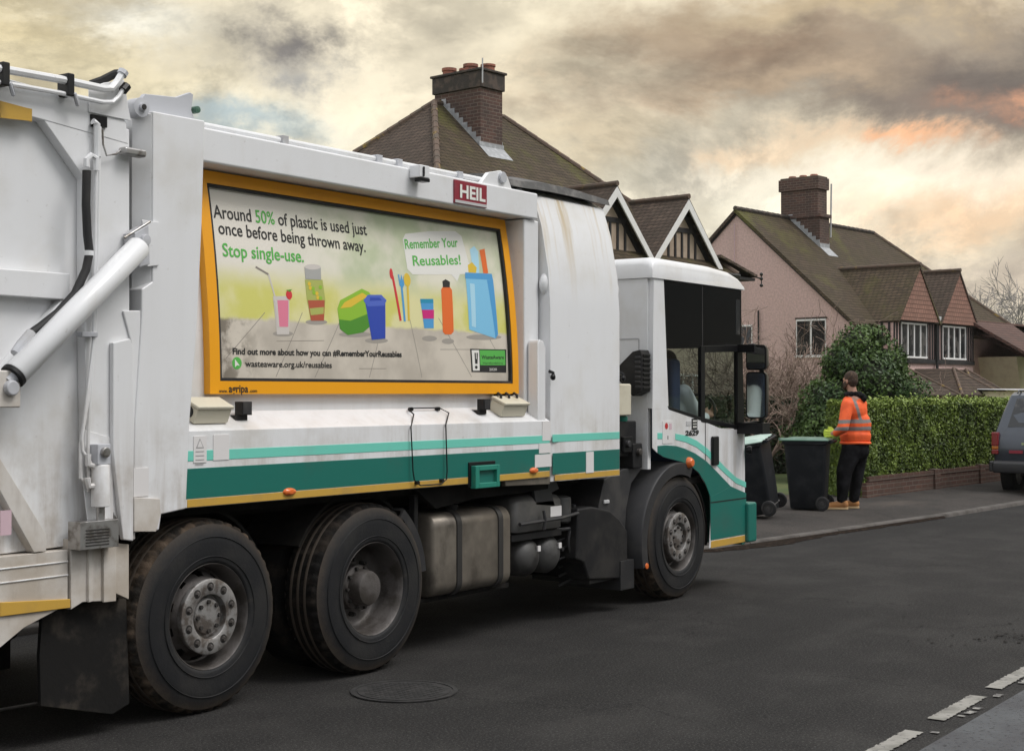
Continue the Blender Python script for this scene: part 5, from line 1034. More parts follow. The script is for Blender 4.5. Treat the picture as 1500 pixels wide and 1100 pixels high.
make_bin('black wheelie bin with pale lid, leaning, right beside the front of the lorry cab', G(1111, 753, .155), IR - math.radians(26), (math.radians(8), math.radians(-10), 0), 'grey_lid')
# ================================================================== PARKED CAR
cr = thing('parked_car', 'grey estate off-roader parked beyond the hedge, only its rear corner with red lamp in view', 'car', (24.2, 6.42, .06), HA * .4, local=True)
# local: rear at x=0, forward +X, width y -0.9..0.9 ; near (left) corner at y=+0.9
g = MB(); yh = .9
side = [(.0, .55), (-.03, .72), (.0, .95), (.05, 1.06), (.16, 1.30), (.36, 1.62), (.5, 1.68), (2.7, 1.66), (3.0, 1.58), (3.5, 1.12), (4.5, 1.02), (4.62, .9), (4.65, .45), (4.1, .42), (.6, .40), (.05, .42)]
rings = []
def inset(z): return 0 if z < .98 else (z - .98) * .24
for t_ in (-1, -.96, -.6, 0, .6, .96, 1):
    rings.append([(x + (.05 if abs(t_) == 1 else .012 if abs(t_) > .9 else 0) * (1 if x < 2 else -1), t_ * (yh - inset(z)), z) for x, z in side])
g.loft(rings, 'car_paint'); g.build('car_body', cr, angle=30, bevel=.02)
g = MB(); g.add([(.105, -.68, 1.11), (.105, .68, 1.11), (.335, .60, 1.57), (.335, -.60, 1.57)], [(0, 1, 2, 3)], 'window_glass'); g.v = [(x - .035, y, z) for x, y, z in g.v]; g.build('rear_window', cr, smooth=False)
for s in (-1, 1):
    g = MB(); pl = [(.24, 1.1), (.40, 1.5), (1.35, 1.52), (1.35, 1.08)]; g.add([(x, s * (yh - inset(z) + .004), z) for x, z in pl], [(0, 1, 2, 3)], 'window_glass'); g.build('side_window', cr, smooth=False)
    g = MB(); g.box(-.045, .12, s * .9 - .10, s * .9 + .012, .80, 1.02, 'lamp_red'); g.box(-.04, .1, s * .9 - .095, s * .9 + .010, .74, .795, 'lamp_amber'); g.box(-.045, .11, s * .9 - .10, s * .9 + .011, .66, .735, 'lamp_red'); g.build('tail_lamp', cr, bevel=.012)
g = MB(); rings = [[(x, y, z) for x, z in ((-.14, .36), (-.16, .44), (-.15, .53), (-.10, .56), (.04, .56), (.04, .36))] for y in (-.86, .86)]; g.loft(rings, 'car_trim'); g.box(-.12, .55, .86, .93, .38, .55, 'car_trim'); g.box(-.12, .55, -.93, -.86, .38, .55, 'car_trim'); g.build('bumper', cr, bevel=.025)
g = MB(); g.box(-.045, -.03, .3, .42, .82, .86, 'chrome'); g.box(-.05, -.035, -.25, .25, .64, .76, 'plate_grey'); g.box(-.05, -.03, .40, .62, .68, .73, 'red_plate'); g.build('badge', cr, smooth=False)
g = MB(); g.tube([(.4, .62, 1.66), (.45, .62, 1.70), (2.4, .62, 1.70), (2.5, .62, 1.66)], .014, 'car_trim', 8); g.tube([(.4, -.62, 1.66), (.45, -.62, 1.70), (2.4, -.62, 1.70), (2.5, -.62, 1.66)], .014, 'car_trim', 8); g.build('roof_rail', cr)
for x in (.75, 3.6):
    for s in (-1, 1):
        c = (x - .12, s * .78, .33); g = MB(); g.lathe([(.19, -.11), (.30, -.115), (.355, -.09), (.365, 0), (.355, .09), (.30, .115), (.19, .11)], c, (0, 1, 0), 'tyre', 48); w = g.build('wheel', cr, origin=c, fixn=False)
        g = MB(); g.lathe([(.19, -.10), (.16, -.08), (.08, -.09), (.0001, -.1)], c, (0, 1, 0), 'wheel_ring', 30); g.lathe([(.19, .10), (.16, .08), (.08, .09), (.0001, .1)], c, (0, 1, 0), 'wheel_ring', 30); g.build('rim', w, fixn=False)
# ================================================================== HOUSES
def slab(g, pts, th, m):
    """roof plane with thickness, pts counter-clockwise seen from outside"""
    pts = [Vector(p) for p in pts]; n = (pts[1] - pts[0]).cross(pts[2] - pts[1]).normalized(); k = len(pts)
    if n.z < 0: n = -n
    lo = [p - n * th for p in pts]; g.add(pts + lo, [tuple(range(k)), tuple(range(2 * k - 1, k - 1, -1))] + [(i, i + k, (i + 1) % k + k, (i + 1) % k) for i in range(k)], m)
def ridge(g, a, c, r=.09, m='ridge_tile'):
    a, c = Vector(a), Vector(c); L = (c - a).length; n = max(2, int(L / .33)); d = (c - a) / n
    for i in range(n): g.tube([a + d * i, a + d * (i + 1.06)], [r * .85, r * .75], m, 8)
def gable_bay(h, u0, zb, za, hw, v0, depth, verge_white, roofm='roof_tile'):
    """front gable at plane v = v0 with ridge running back"""
    k = (za - zb) / hw; ov = .14
    for s in (-1, 1):
        g = MB(); a = Vector((u0, v0 - .22, za)); b_ = Vector((u0 + s * (hw + .02), v0 - .22, zb - .02 * k)); c = b_ + Vector((0, depth, 0)); d = a + Vector((0, depth, 0))
        slab(g, [a, b_, c, d], .07, roofm); g.build('gable_roof', h, smooth=False)
    g = MB(); ridge(g, (u0, v0 - .24, za + .02), (u0, v0 + depth, za + .02), .08); g.build('ridge_tiles', h)
def window(h, u0, u1, z0, z1, v, n, lead=True, fm='paint_white'):
    """casement with n lights on a wall facing -v"""
    g = MB(); t = .055
    g.box(u0, u1, v - .05, v + .03, z0 - .06, z0, fm); g.box(u0, u1, v - .035, v + .03, z1 - t, z1, fm); w = (u1 - u0) / n
    for i in range(n + 1): x = u0 + i * w; g.box(max(u0, x - t / 2), min(u1, x + t / 2), v - .034, v + .03, z0 + .0001, z1 - t - .0001, fm)
    f = g.build('window', h, origin=(0, 0, 0), bevel=.004)
    g = MB(); g.add([(u0, v + .0, z0), (u1, v + .0, z0), (u1, v, z1), (u0, v, z1)], [(0, 1, 2, 3)], 'window_glass'); g.build('pane', f, origin=(0, 0, 0), smooth=False)
    return f
def barge(g, u0, za, hw, zb, v, w=.2, m='paint_white'):
    for s in (-1, 1):
        a = Vector((u0, 0, za)); b_ = Vector((u0 + s * hw, 0, zb)); d = (b_ - a).normalized(); 
        k = w / abs(d.x); g.prism([(u0, za), (b_.x, b_.z), (b_.x, b_.z - k * 0 - w * 1.3), (u0, za - w * 1.45)], v, v + .035 + .001 * s, m)
# ---- house 1: tall hipped roof, big stack, twin half-timbered gables
H1 = thing('timbered_house', 'brown hipped roof house with big dark chimney and white edged twin gables behind the lorry', 'house', (32.8, 17.7, 0), HA, local=True)
zE, kz = 5.15, .93; RL, RR, RV, RZ = -4.9, -2.3, 4.0, 8.87
ov = .35; zo = zE - ov * kz
cL, cRt = -8.9 - ov, 1.7 + ov; vF, vB = -ov, 8 + ov
A, B_ = (RL, RV, RZ), (RR, RV, RZ)
for pts, m in (([(cL, vF, zo), (cRt, vF, zo), B_, A], 'roof_tile_mossy'), ([(cRt, vB, zo), (cL, vB, zo), A, B_], 'roof_tile'), ([(cL, vB, zo), (cL, vF, zo), A], 'roof_tile'), ([(cRt, vF, zo), (cRt, vB, zo), B_], 'roof_tile_mossy')):
    g = MB(); slab(g, pts, .08, m); g.build('roof', H1, smooth=False)
g = MB(); ridge(g, A, B_, .1); 
for c, a in (((cL, vF, zo), A), ((cL, vB, zo), A), ((cRt, vF, zo), B_), ((cRt, vB, zo), B_)): ridge(g, c, a, .1)
g.build('ridge_tiles', H1)
g = MB(); g.box(-8.9, 1.7, .35, 8, 0, zE - .1, 'tan_render'); g.box(-4.62, 1.50, -.0, .36, 0, 4.98, 'tan_render'); g.build('wall', H1, smooth=False)
g = MB(); g.box(cL + .05, cRt - .05, vF + .02, vF + .06, zo - .22, zo - .06, 'paint_white'); g.tube([(cL, vF - .05, zo - .04), (cRt, vF - .05, zo - .04)], .055, 'pipe_black', 8); g.tube([(cRt + .04, vF - .05, zo - .04), (cRt + .04, vB, zo - .04)], .055, 'pipe_black', 8); g.box(cRt - .5, cRt, vF + .06, vB, zo - .12, zo - .06, 'timber_black'); g.build('gutter', H1)
# chimney stack
cu0, cu1, cv0, cv1 = -4.62, -3.82, 2.72, 4.25; ct = 9.62
g = MB(); g.box(cu0, cu1, cv0, cv1, 7.3, 9.12, 'chimney_brick'); ch = g.build('chimney', H1, smooth=False)
g = MB(); g.box(cu0 - .05, cu1 + .05, cv0 - .05, cv1 + .05, 9.12, 9.52, 'chimney_dark'); g.box(cu0 - .09, cu1 + .09, cv0 - .09, cv1 + .09, 9.52, 9.58, 'chimney_dark'); g.build('chimney_cap', ch, bevel=.015)
for i in range(4):
    v = cv0 + .22 + i * .36; r_ = .17
    g = MB(); g.lathe([(r_ * .92, 0), (r_, .04), (r_ * .95, .14), (r_ * 1.1, .15), (r_ * 1.1, .20 + .02 * (i % 2)), (r_ * .85, .21 + .02 * (i % 2)), (r_ * .8, .05)], (cu0 + .4 + .12 * (-1) ** i, v, 9.57), (0, 0, 1), 'chimney_pot', 20); g.build('chimney_pot', ch)
g = MB(); g.tube([(cu0 - .03, cv0 - .09, 9.2), (cu0 - .03, cv0 - .09, 9.80)], .02, 'plate_grey', 6); g.build('mast', ch)
g = MB()                               # stepped lead flashing up the stack and an apron below
n = 9
for i in range(n):
    va = cv0 + (RV - cv0) * i / n; vb_ = cv0 + (RV - cv0) * (i + 1) / n; zt = zE + kz * va
    g.box(cu0 - .018, cu0 - .001, va, vb_, zt - .05, zt + .24, 'lead'); g.box(cu1 + .001, cu1 + .018, va, vb_, zt - .05, zt + .2, 'lead')
g.add([(cu0 - .05, cv0 - .32, zE + kz * (cv0 - .32) + .012), (cu1 + .05, cv0 - .32, zE + kz * (cv0 - .32) + .012), (cu1 + .05, cv0 - .012, zE + kz * cv0 + .012), (cu0 - .05, cv0 - .012, zE + kz * cv0 + .012), (cu1 + .05, cv0 - .012, zE + kz * cv0 + .12), (cu0 - .05, cv0 - .012, zE + kz * cv0 + .12)], [(0, 1, 2, 3), (3, 2, 4, 5)], 'lead'); g.build('flashing', ch, smooth=False)
for u0 in (-3.06, -.03):
    gable_bay(H1, u0, 5.02, 6.66, 1.53, 0, 3.2, True)
    g = MB(); hw = 1.4; g.prism([(u0 - hw, 5.0), (u0 + hw, 5.0), (u0, 6.46)], .0, .3, 'tan_render'); gw = g.build('gable_wall', H1, smooth=False)
    g = MB(); barge(g, u0, 6.60, 1.56, 4.95, -.235, .17); g.build('bargeboard', gw, smooth=False)
    g = MB()
    g.box(u0 - .62, u0 + .62, -.03, .02, 5.78, 5.90, 'timber_black')
    for k in (-1.5, -.9, -.3, .3, .9):
        x = u0 + k * .5 + .15; zt = 5.779 if abs(x - u0) < .6 else 6.46 - abs(x - u0) * 1.043 - .12; g.box(x - .035, x + .035, -.03, .02, 4.3, zt, 'timber_black')
    for s in (-1, 1): g.prism([(u0, 6.46), (u0 + s * 1.4, 5.0), (u0 + s * 1.22, 5.0), (u0, 6.27)], -.028, .018, 'timber_black')
    g.box(u0 - 1.4, u0 + 1.4, -.032, .02, 4.86, 4.98, 'timber_black'); g.build('timbers', gw, smooth=False)
    window(H1, u0 - .75, u0 + .75, 3.4, 4.6, -.03, 4)
    window(H1, u0 - .85, u0 + .85, .9, 2.2, -.03, 4)
g = MB()                               # lower side roof with dark soffit, right of the gables
slab(g, [(1.35, -.30, 5.30), (3.15, -.30, 4.88), (3.15, 3.5, 4.88), (1.35, 3.5, 5.30)], .07, 'roof_tile'); g.build('side_roof', H1, smooth=False)
g = MB(); g.box(1.35, 3.1, -.25, 3.4, 4.72, 4.79, 'timber_black'); g.box(1.7, 2.75, .1, 3.2, 0, 4.72, 'tan_render'); g.build('side_wall', H1, smooth=False)
g = MB(); g.tube([(3.05, -.2, 4.85), (3.4, -.25, 4.80)], .02, 'pipe_black', 6)
for z in (4.62, 4.80, 4.92): g.ellip((3.42, -.25, z), (.05, .05, .05), 'pipe_black', 8, 6)
g.tube([(3.42, -.25, 4.6), (3.42, -.25, 4.95)], .015, 'pipe_black', 6); g.build('wire_bracket', H1)
# ---- house 2: pink rendered
H2 = thing('pink_house', 'pink rendered house with mossy brown roof and two tile hung gables beyond the hedge', 'house', (49.3, 16.8, 0), HA, local=True)
uW, uR = -6.0, 3.7; v0, vr, zr = -.02, 4.2, 7.78; ze = 3.98; vb = 2 * vr - v0; k2 = (zr - ze) / (vr - v0); uE = 7.6
e0 = v0 - .30; ze0 = ze - .30 * k2; vbo = vb + .3
for pts, m in (([(uW - .12, e0, ze0), (uE + .3, e0, ze0), (uR, vr, zr), (uW - .12, vr, zr)], 'roof_tile_mossy'), ([(uE + .3, vbo, ze0), (uW - .12, vbo, ze0), (uW - .12, vr, zr), (uR, vr, zr)], 'roof_tile'), ([(uE + .3, e0, ze0), (uE + .3, vbo, ze0), (uR, vr, zr)], 'roof_tile')):
    g = MB(); slab(g, pts, .10, m); g.build('roof', H2, smooth=False)
g = MB(); ridge(g, (uW - .1, vr, zr + .02), (uR, vr, zr + .02), .1, 'chimney_dark'); ridge(g, (uR, vr, zr), (uE + .3, e0, ze0), .1, 'ridge_tile'); ridge(g, (uR, vr, zr), (uE + .3, vbo, ze0), .1); g.build('ridge_tiles', H2)
g = MB(); zc = -.16
g.prism([(v0, 0), (v0, ze + zc), (vr, zr + zc), (vb, ze + zc), (vb, 0)], uW, uW + .3, 'pink_render', axis='x'); g.box(uW + .3, uE, v0 + .002, vb - .002, 0, ze + zc - .1, 'pink_render'); g.build('wall', H2, smooth=False)
g = MB()                               # dark verge edge and mortar line on the gable
for s in (0, 1):
    a, c = ((e0, ze0), (vr, zr)) if s == 0 else ((vbo, ze0), (vr, zr)); g.prism([(a[0], a[1] - .11), (c[0], c[1] - .11), (c[0], c[1] - .20), (a[0], a[1] - .20)], uW - .05, uW - .002, 'timber_black', axis='x')
g.build('verge', H2, smooth=False)
# gable window (faces -u)
def uwindow(h, va, vb_, z0, z1, u, n):
    g = MB(); t = .06; g.box(u - .07, u + .02, va - .03, vb_ + .03, z0 - .08, z0 - .0, 'paint_white'); g.box(u - .035, u + .02, va, vb_, z1 - t, z1, 'paint_white'); w = (vb_ - va) / n
    for i in range(n + 1): y = va + i * w; g.box(u - .034, u + .02, max(va, y - t / 2), min(vb_, y + t / 2), z0 + .0001, z1 - t - .0001, 'paint_white')
    f = g.build('window', h, origin=(0, 0, 0), bevel=.004); g = MB(); g.add([(u - .012, va, z0), (u - .012, vb_, z0), (u - .012, vb_, z1), (u - .012, va, z1)], [(0, 1, 2, 3)], 'window_glass'); g.build('pane', f, origin=(0, 0, 0), smooth=False)
    g = MB()                           # diamond leading
    for i in range(n):
        y0, y1 = va + i * w + t / 2, va + (i + 1) * w - t / 2; W_, H_ = y1 - y0, z1 - z0 - t; p = .17
        def seg(a, c):
            a, c = Vector((u - .018, a[0], a[1])), Vector((u - .018, c[0], c[1])); g.tube([a, c], .005, 'tank_strap', 4)
        q = -H_
        while q < W_:
            for s in (0, 1):
                t0 = max(0, -q); t1 = min(H_, W_ - q)
                if t1 > t0: A_, B2 = (q + t0, t0), (q + t1, t1); seg((y0 + A_[0], z0 + (A_[1] if s == 0 else H_ - A_[1])), (y0 + B2[0], z0 + (B2[1] if s == 0 else H_ - B2[1])))
            q += p
    g.build('leading', f, origin=(0, 0, 0), smooth=False)
uwindow(H2, .92, 1.98, 2.92, 4.06, uW, 2); uwindow(H2, 3.6, 4.05, 3.1, 3.95, uW, 1)
g = MB(); g.box(uW - .02, uW - .001, .88, 2.02, 4.06, 4.12, 'chimney_dark'); g.tube([(uW - .06, 4.25, 0), (uW - .06, 4.25, 7.3)], .012, 'sticker_pink', 5); g.tube([(uW - .06, 3.35, 0), (uW - .06, 3.35, 4.4)], .03, 'pipe_black', 6); g.build('drainpipe', H2)
# chimney
g = MB(); a0, a1, c0, c1 = -2.62, -1.95, 3.0, 4.6
g.box(a0 - .0, a1, c0, c1, 6.2, 7.75, 'chimney_brick'); g.box(a0 - .06, a1 + .06, c0 - .06, c1 + .06, 7.75, 7.86, 'chimney_brick'); g.box(a0 + .02, a1 - .02, c0 + .08, c1 - .08, 7.86, 8.75, 'chimney_brick'); g.box(a0 - .04, a1 + .04, c0 + .02, c1 - .02, 8.72, 9.12, 'chimney_brick'); c2 = g.build('chimney', H2, smooth=False)
g = MB(); g.box(a0 - .0, a1 + .0, c0 + .06, c1 - .06, 9.12, 9.18, 'ridge_tile'); g.build('chimney_cap', c2, bevel=.02)
for i in range(3):
    g = MB(); g.lathe([(.13, 0), (.14, .06), (.12, .1), (.1, .1)], ((a0 + a1) / 2, c0 + .4 + i * .42, 9.17), (0, 0, 1), 'chimney_pot', 16); g.build('chimney_pot', c2)
g = MB(); g.tube([(a1 + .1, c0 + .0, 7.1), (a1 + .12, c0 - .02, 8.95)], .03, 'plate_grey', 6); g.build('mast', c2)
g = MB()
for i in range(8):
    va = c0 + (vr - c0) * i / 8; zt = ze + k2 * (va - v0); g.box(a0 - .02, a0 - .001, va, va + (vr - c0) / 8, zt - .05, zt + .26, 'lead'); g.box(a1 + .001, a1 + .02, va, va + (vr - c0) / 8, zt - .05, zt + .2, 'lead')
zt = ze + k2 * (c0 - v0); g.add([(a0, c0 - .35, zt - .35 * k2 + .01), (a1, c0 - .35, zt - .35 * k2 + .01), (a1, c0 - .01, zt + .01), (a0, c0 - .01, zt + .01), (a1, c0 - .01, zt + .15), (a0, c0 - .01, zt + .15)], [(0, 1, 2, 3), (3, 2, 4, 5)], 'lead'); g.build('flashing', c2, smooth=False)
# bays
vg = -.6; GB = ((-2.95, 5.86), (.12, 5.86))
for i, (u0, za) in enumerate(GB):
    gable_bay(H2, u0, 4.02, za, 1.55, vg, 4.3, False, 'roof_tile_mossy' if i == 0 else 'roof_tile')
    g = MB(); g.prism([(u0 - 1.5, 4.04), (u0 + 1.5, 4.04), (u0 + .04, za - .10), (u0 - .04, za - .10)], vg - .19, vg - .05, 'tile_hung'); gw = g.build('tile_hung_gable', H2, smooth=False)
    g = MB(); g.box(u0 - 1.5, u0 + 1.5, vg, 1.2, 2.80, 4.04, 'tan_render'); g.mats[0] = 'pink_render'; g.build('bay_wall', H2, smooth=False)
    g = MB()
    g.box(u0 - 1.53, u0 + 1.53, vg - .045, vg, 3.98, 4.06, 'timber_black'); g.box(u0 - 1.55, u0 + 1.55, vg - .05, vg, 2.68, 2.82, 'timber_black')
    for x in (-1.47, -1.28, -1.08, .0 + .95, 1.12, 1.3, 1.47): g.box(u0 + x - .03, u0 + x + .03, vg - .04, vg, 2.821, 3.979, 'timber_black')
    for x in (.1, .35, .6): g.box(u0 - 1.54, u0 - 1.5, vg + x, vg + x + .07, 2.82, 4.0, 'timber_black')
    g.build('timbers', H2, smooth=False)
    window(H2, u0 - 1.0, u0 + .85, 2.9, 3.98, vg - .01, 4); window(H2, u0 - .9, u0 + .9, .9, 2.05, -.05, 3)
g = MB(); g.tube([((GB[0][0] + GB[1][0]) / 2, vg - .08, 0), ((GB[0][0] + GB[1][0]) / 2, vg - .08, 4.05)], .05, 'pipe_black', 8); g.box((GB[0][0] + GB[1][0]) / 2 - .12, (GB[0][0] + GB[1][0]) / 2 + .12, vg - .18, vg - .02, 4.02, 4.25, 'plate_grey'); g.build('drainpipe', H2)
g = MB(); g.box(uW + .3, uE, -.1, -.02, 2.5, 2.6, 'timber_black') if False else None
g.box(-4.5, 1.7, vg + .02, .0, 0, 2.68, 'pink_render'); g.build('bay_base', H2, smooth=False)
for (u0, w, vv, zt, zb_) in ((-6.6, 1.5, -2.2, 2.45, 1.65), (-2.9, 1.6, -2.0, 2.5, 1.65), (-1.7, 1.4, -1.9, 2.48, 1.6)):   # low hipped porch roofs
    g = MB(); c = [(u0 - w, vv - .9, zb_), (u0 + w, vv - .9, zb_), (u0 + w, vv + 1.4, zb_), (u0 - w, vv + 1.4, zb_)]; ap = (u0, vv + .1, zt); ap2 = (u0, vv + 1.4, zt)
    slab(g, [c[0], c[1], ap], .06, 'roof_tile'); slab(g, [c[1], c[2], ap2, ap], .06, 'roof_tile'); slab(g, [c[3], c[0], ap, ap2], .06, 'roof_tile'); ridge(g, c[0], ap, .06); ridge(g, c[1], ap, .06); g.build('porch_roof', H2, smooth=False)
    g = MB(); g.box(u0 - w + .25, u0 + w - .25, vv - .6, vv + 2.2, 0, zb_ - .02, 'pink_render'); g.build('porch_wall', H2, smooth=False)
g = MB(); g.lathe([(.0001, -.1), (.08, -.1), (.1, 0)], (2.0, vg + .4, 3.6), (0, 1, 0), 'paint_white', 12); g.build('alarm_box', H2)
# ---- house 3: long brown roof over cream gable at the right edge
H3 = thing('brown_roofed_house', 'house at the right edge with a long red brown roof over cream walls', 'house', (62, 15.0, 0), HA, local=True)
g = MB(); slab(g, [(-9.3, -6.2, 1.2), (1, -6.2, 1.2), (1, 1.0, 4.6), (-11.6, 1.0, 4.6)], .1, 'roof_red'); 
g = MB(); MATS['roof_red'] = mat('roof_red', (.10, .045, .03), .85, fn=brickfn(.17, .13, (.04, .02, .015), ((.12, .058, .042), (.09, .042, .032), (.06, .035, .026)), slope=True, bumpd=.05, bstr=1.))
slab(g, [(-11.4, 0, 4.25), (-3, 0, 4.25), (-3, 5, 4.3), (-11.4, 5, 4.3)], .05, 'roof_red')
slab(g, [(-11.6, -.2, 4.2), (-8.9, -4.9, .9), (-8.6, -4.9, .9), (-8.0, -.2, 4.2)], .10, 'roof_red')
slab(g, [(-11.6, 3.0, 4.3), (-3.0, 3.0, 4.3), (-3.0, -.1, 4.25), (-11.5, -.1, 4.25)], .08, 'roof_red'); slab(g, [(-9.3, -1.2, 3.05), (-3.0, -1.2, 3.05), (-3.0, 1.2, 4.32), (-10.0, 1.2, 4.32)], .10, 'roof_red'); g.build('roof', H3, smooth=False)
g = MB(); g.prism([(-10.9, 0), (-10.9, 4.1), (-3.2, 4.1), (-3.2, 0)], 1.2, 5, 'cream_render'); g.prism([(-8.85, 0), (-8.85, 1.4), (-9.4, 3.0), (-3.2, 3.0), (-3.2, 0)], -.9, 1.2, 'cream_render'); g.build('wall', H3, smooth=False)
window(H3, -6.35, -5.2, 1.9, 2.75, -.95, 2)
g = MB(); ridge(g, (-11.6, 3.0, 4.36), (-3, 3.0, 4.36), .09, 'ridge_tile'); g.build('ridge_tiles', H3)
# garage roof between
GR = thing('garage', 'low garage with a pale corrugated flat roof showing just above the hedge', 'garage', (46, 11.5, 0), HA, local=True)
g = MB(); n = 40; vs = []
for i in range(n + 1): x = -.2 + 5.4 * i / n; vs += [(x, 0, 1.78 + .02 * (i % 2) - .03 * x * 0), (x, 3.5, 1.84 + .02 * (i % 2))]
g.add(vs, [(2 * i, 2 * i + 2, 2 * i + 3, 2 * i + 1) for i in range(n)], 'plate_grey'); g.build('garage_roof', GR, smooth=False)
g = MB(); g.box(0, 5, .1, 3.4, 0, 1.77, 'cream_render'); g.build('garage_wall', GR, smooth=False)
# ================================================================== PLANTS
def leaves(pts, size, m, rnd, name=None, parent=None, tilt=1.0, extra=None, asp=1.9):
    """pts: (position, outward normal, shade 0..1); one bent leaf each"""
    vs = []; fs = []; sh = []; mi = []
    for p, n, s in pts:
        L = size * rnd.uniform(.7, 1.25); w = L / asp
        d = Vector((rnd.gauss(0, 1), rnd.gauss(0, 1), rnd.gauss(.1, .8))).normalized(); nn = (n + Vector((rnd.gauss(0, 1), rnd.gauss(0, 1), rnd.gauss(0, 1))) * .55 * tilt).normalized()
        d = (d - nn * d.dot(nn)).normalized(); q = nn.cross(d); k = len(vs)
        vs += [p - d * L * .5, p + q * w * .5 - nn * w * .12, p + d * L * .5 - nn * L * .12, p - q * w * .5 - nn * w * .12]; fs.append((k, k + 1, k + 2, k + 3)); sh += [s] * 4
        mi.append(1 if extra and s > extra[1] else 0)
    me = bpy.data.meshes.new(name); me.from_pydata(vs, [], fs); me.materials.append(MATS[m])
    if extra: me.materials.append(MATS[extra[0]]); me.polygons.foreach_set('material_index', mi)
    a = me.attributes.new('shade', 'FLOAT', 'POINT'); a.data.foreach_set('value', sh)
    o = bpy.data.objects.new(name, me); C.objects.link(o); o.parent = parent; return o
def nz(p, s): return noise.noise(Vector(p) * s)
# clipped laurel hedge on its low brick wall
rnd = random.Random(11)
ha, hb = Vector((21.5, 8.50, 0)), Vector((29.5, 7.95, 0)); hd = (hb - ha).normalized(); hn = Vector((-hd.y, hd.x, 0)); hL = (hb - ha).length
HG = thing('hedge', 'long clipped bright green hedge behind the man, above a low brick wall', 'hedge', ha, 0, local=True)
def hpnt(s, w, z): return hd * s + hn * w + Vector((0, 0, z))
pts = []
for k in range(54000):
    f = rnd.random()
    if f < .66: s = rnd.random() ** 1.25 * hL; z = .12 + .5 * (s > .35) * 0 + rnd.random() * 1.5; w = 0; n = -hn
    elif f < .88: s = rnd.random() ** 1.2 * hL; z = 1.6; w = rnd.random() * .6; n = Vector((0, 0, 1))
    else: s = 0; z = .12 + rnd.random() * 1.48; w = rnd.random() * .6; n = -hd
    base = (.20 + .042 * s) if s > .2 else .14
    if z < base + .08 * nz((s, 3, 0), 2.0): continue
    p = hpnt(s, w, z); b_ = .05 * nz(p + ha, 1.2) + .045 * nz(p + ha, 4.0)
    r = .10                                   # rounded shoulder
    if n.z < .5 and z > 1.5: p += -n * (z - 1.5) * .6
    if n.z > .5 and w < .08: p.z -= (.08 - w) * .5
    p += n * (b_ + rnd.uniform(-.07, .015)); 
    if n.z > .5 or z > 1.45: p.z += .02 * nz(p, 6)
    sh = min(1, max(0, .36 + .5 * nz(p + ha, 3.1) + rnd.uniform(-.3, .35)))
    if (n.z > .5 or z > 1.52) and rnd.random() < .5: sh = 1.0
    pts.append((p, n, sh))
for k in range(500):                           # stray shoots on the crest
    s = rnd.random() * hL; p = hpnt(s, rnd.random() * .3, 1.6 + abs(rnd.gauss(0, .05))); pts.append((p, Vector((0, 0, 1)), 1.0))
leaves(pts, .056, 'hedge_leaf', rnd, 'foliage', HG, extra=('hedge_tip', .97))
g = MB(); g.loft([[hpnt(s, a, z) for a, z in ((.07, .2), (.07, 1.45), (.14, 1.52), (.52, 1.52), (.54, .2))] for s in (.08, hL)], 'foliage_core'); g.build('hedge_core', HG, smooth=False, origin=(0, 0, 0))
g = MB()
for s in [x * .45 + .1 for x in range(19)]: g.tube([hpnt(s, .3, .1), hpnt(s + .05, .3, .7), hpnt(s + .02, .35, 1.3)], [.03, .025, .015], 'bark_dark', 6)
g.build('stems', HG, origin=(0, 0, 0))
LW = thing('garden_wall', 'low red brick garden wall under the clipped green hedge', 'wall', ha, 0, local=True)
g = MB(); g.loft([[hpnt(s, a, z) for a, z in ((-.06, .05), (-.06, .36), (.16, .36), (.16, .05))] for s in (.12, hL)], 'wall_brick'); g.build('brickwork', LW, smooth=False, origin=(0, 0, 0))
g = MB(); g.loft([[hpnt(s, a, z) for a, z in ((-.072, .361), (-.072, .43), (.18, .43), (.18, .361))] for s in (.12, hL)], 'wall_brick'); g.build('coping', LW, smooth=False, origin=(0, 0, 0))
for s in (.0, 2.6, 4.6, 6.6):
    g = MB(); g.loft([[hpnt(s_, a, z) for a, z in ((-.10, .05), (-.085, .45 if s > 1 else .34), (.1, .45 if s > 1 else .34), (.1, .05))] for s_ in (s, s + .23)], 'wall_brick'); g.build('pier', LW, smooth=False, origin=(0, 0, 0))
# dark hedge further back and left, behind the bins
rnd = random.Random(5)
DH = thing('dark_hedge', 'dark overgrown hedge behind the two wheelie bins', 'hedge', (24.5, 12.3, 0), HA, local=True)
pts = []
for k in range(22000):
    s = rnd.uniform(-7.0, 3.6); f = rnd.random(); top = 1.62 + .10 * nz((s, 1, 2), 1.1)
    if f < .8: p = Vector((s, 0, .1 + rnd.random() * (top - .1))); n = Vector((0, -1, 0))
    else: p = Vector((s, rnd.random() * .9, top)); n = Vector((0, 0, 1))
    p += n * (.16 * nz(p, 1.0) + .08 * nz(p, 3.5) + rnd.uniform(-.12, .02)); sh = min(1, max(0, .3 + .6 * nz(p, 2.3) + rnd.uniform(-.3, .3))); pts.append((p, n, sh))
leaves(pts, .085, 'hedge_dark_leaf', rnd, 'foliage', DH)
g = MB(); g.box(-7, 3.6, .16, .85, .05, 1.42, 'foliage_core'); g.build('hedge_core', DH, origin=(0, 0, 0), smooth=False)
